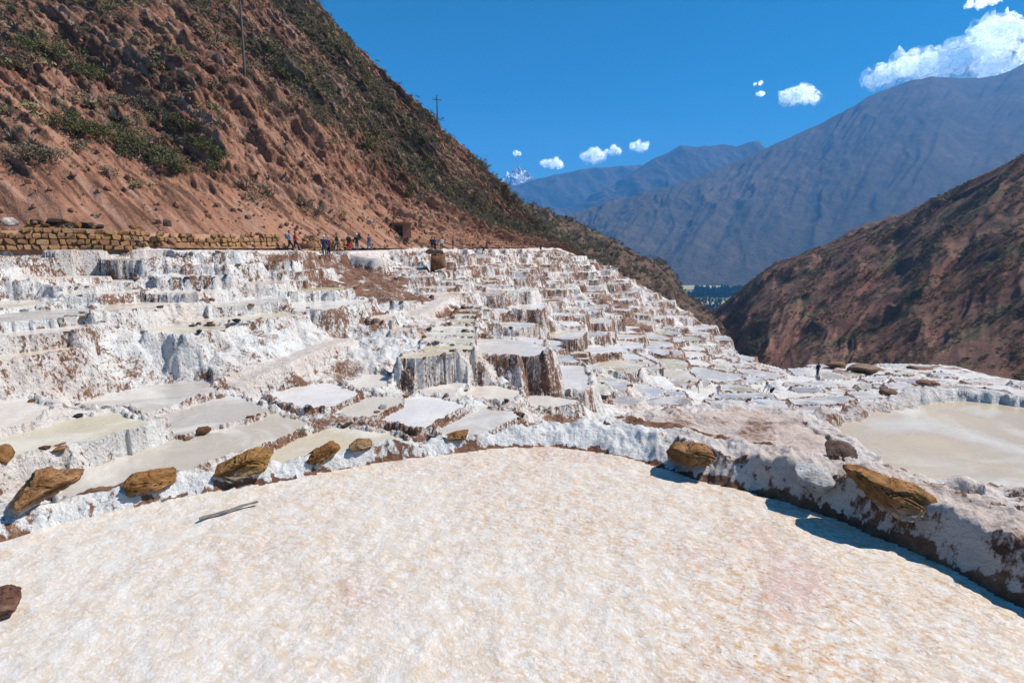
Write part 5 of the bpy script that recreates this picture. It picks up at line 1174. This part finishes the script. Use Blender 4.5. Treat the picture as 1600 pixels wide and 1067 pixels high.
# ------------------------------------------------------------------ clouds, beyond the hazy air
cm = bpy.data.materials.new('cloud_vapour'); cm.use_nodes = True; cn = cm.node_tree.nodes; cn.remove(cn['Principled BSDF'])
cd_ = cn.new('ShaderNodeBsdfDiffuse'); cd_.inputs[0].default_value = (.90, .91, .93, 1); ct_ = cn.new('ShaderNodeBsdfTranslucent'); ct_.inputs[0].default_value = (.80, .81, .83, 1)
cx_ = cn.new('ShaderNodeAddShader'); cl_ = cm.node_tree.links; cl_.new(cd_.outputs[0], cx_.inputs[0]); cl_.new(ct_.outputs[0], cx_.inputs[1]); cl_.new(cx_.outputs[0], cn['Material Output'].inputs['Surface'])
cm2 = cm.copy(); cm2.name = 'cloud_veil'; n2_ = cm2.node_tree.nodes; l2_ = cm2.node_tree.links
tr_ = n2_.new('ShaderNodeBsdfTransparent'); mx_ = n2_.new('ShaderNodeMixShader'); tcx = n2_.new('ShaderNodeNewGeometry'); nz_ = n2_.new('ShaderNodeTexNoise'); nz_.inputs['Scale'].default_value = .006; nz_.inputs['Detail'].default_value = 6
rp_ = n2_.new('ShaderNodeValToRGB'); rp_.color_ramp.elements[0].position = .40; rp_.color_ramp.elements[1].position = .75; rp_.color_ramp.elements[1].color = (.55, .55, .55, 1)
l2_.new(tcx.outputs['Position'], nz_.inputs['Vector']); l2_.new(nz_.outputs['Fac'], rp_.inputs['Fac']); l2_.new(rp_.outputs[0], mx_.inputs[0]); l2_.new(tr_.outputs[0], mx_.inputs[1])
l2_.new([n for n in n2_ if n.type == 'ADD_SHADER'][0].outputs[0], mx_.inputs[2]); l2_.new(mx_.outputs[0], n2_['Material Output'].inputs['Surface'])
def cloud(blobs, y, lab, seed):
    rs_ = np.random.RandomState(seed); caps = []
    c0 = at_y(blobs[0][0], blobs[0][1], y)
    for bx, by, br in blobs:
        c = at_y(bx, by, y) - c0; r = br * y / F
        for k in range(9):
            d = rs_.randn(3); d /= np.linalg.norm(d); q = c + d * r * rs_.uniform(.35, .8) * np.array([1, 1, .75]); rr_ = r * rs_.uniform(.28, .6); caps.append((tuple(q), tuple(q + np.array([0, 0, .01])), rr_, rr_))
    me = remeshed('cloud', caps, max(b[2] for b in blobs) * y / F / 14, cm)
    v = np.empty(len(me.vertices) * 3, np.float32); me.vertices.foreach_get('co', v); v = v.reshape(-1, 3); nn = np.empty(len(v) * 3, np.float32); me.vertices.foreach_get('normal', nn); nn = nn.reshape(-1, 3)
    s = max(b[2] for b in blobs) * y / F
    v = v + nn * (s * (.28 * n3(v / s * 1.6, 1.5, seed, 5) + .08 * n3(v / s * 6, 1.5, seed + 1, 3)))[:, None]
    me.vertices.foreach_set('co', v.astype(np.float32).ravel()); me.update()
    e = empty('cloud', c0); tag(e, lab, 'cloud'); mobj('cloud_core', me, e)
    m2_ = me.copy(); m2_.name = 'cloud_veil'; m2_.materials.clear(); m2_.materials.append(cm2)
    v2 = v + nn * (s * (.13 + .55 * np.clip(n3(v / s * 2.5, 1.5, seed + 7, 4), 0, 1)))[:, None]; m2_.vertices.foreach_set('co', v2.astype(np.float32).ravel()); m2_.update(); mobj('cloud_veil', m2_, e)
CY = 12600.0
cloud([(1480, 100, 22), (1380, 118, 14), (1405, 108, 16), (1435, 102, 19), (1510, 88, 26), (1545, 75, 34), (1580, 85, 30), (1610, 95, 28), (1550, 105, 22), (1460, 112, 14), (1365, 124, 8)], CY, 'big white cumulus cloud over the great mountain at right', 1)
cloud([(1243, 150, 15), (1225, 153, 9), (1262, 152, 10), (1248, 143, 9), (1272, 155, 5)], CY, 'single white puffy cloud left of the big cumulus', 2)
cloud([(862, 256, 8), (850, 257, 5), (875, 258, 6), (868, 252, 5)], CY, 'small flat cloud nearest the snow peak', 3)
cloud([(926, 243, 11), (914, 246, 7), (938, 245, 8), (930, 249, 8)], CY, 'rounded small cloud in the row above the middle mountain', 4)
cloud([(958, 236, 7), (948, 237, 4), (966, 237, 4)], CY, 'smallest cloud of the row above the middle mountain', 5)
cloud([(999, 228, 8), (988, 230, 5), (1009, 230, 6)], CY, 'rightmost small cloud of the row above the middle mountain', 6)
cloud([(805, 240, 4), (811, 241, 2.5)], CY, 'tiny wisp of cloud above the snow peak', 7)
cloud([(1190, 147, 4), (1184, 148, 2.5)], CY, 'tiny wisp of cloud left of the puffy cloud', 8)
cloud([(1187, 130, 3.5), (1180, 131, 2.5)], CY, 'faint upper wisp left of the puffy cloud', 9)
cloud([(1535, 3, 8), (1515, 6, 5), (1555, 0, 8)], CY, 'white cloud cut by the top edge of the picture', 10)
# ------------------------------------------------------------------ the air of the valley
hm = bpy.data.materials.new('valley_haze'); hm.use_nodes = True; hn = hm.node_tree.nodes; hn.remove(hn['Principled BSDF'])
pv = hn.new('ShaderNodeVolumePrincipled'); pv.inputs['Color'].default_value = (0.12, 0.46, 1.0, 1); pv.inputs['Density'].default_value = 9.5e-5; pv.inputs['Anisotropy'].default_value = 0.0
hm.node_tree.links.new(pv.outputs[0], hn['Material Output'].inputs['Volume'])
bm = bmesh.new(); bmesh.ops.create_cube(bm, size=1.0); hme = bpy.data.meshes.new('haze'); bm.to_mesh(hme); bm.free()
hme.materials.append(hm); ho = mobj('haze', hme); ho.scale = (24000, 14400, 2420); ho.location = (0, 4400, 1000); tag(ho, kind='stuff')
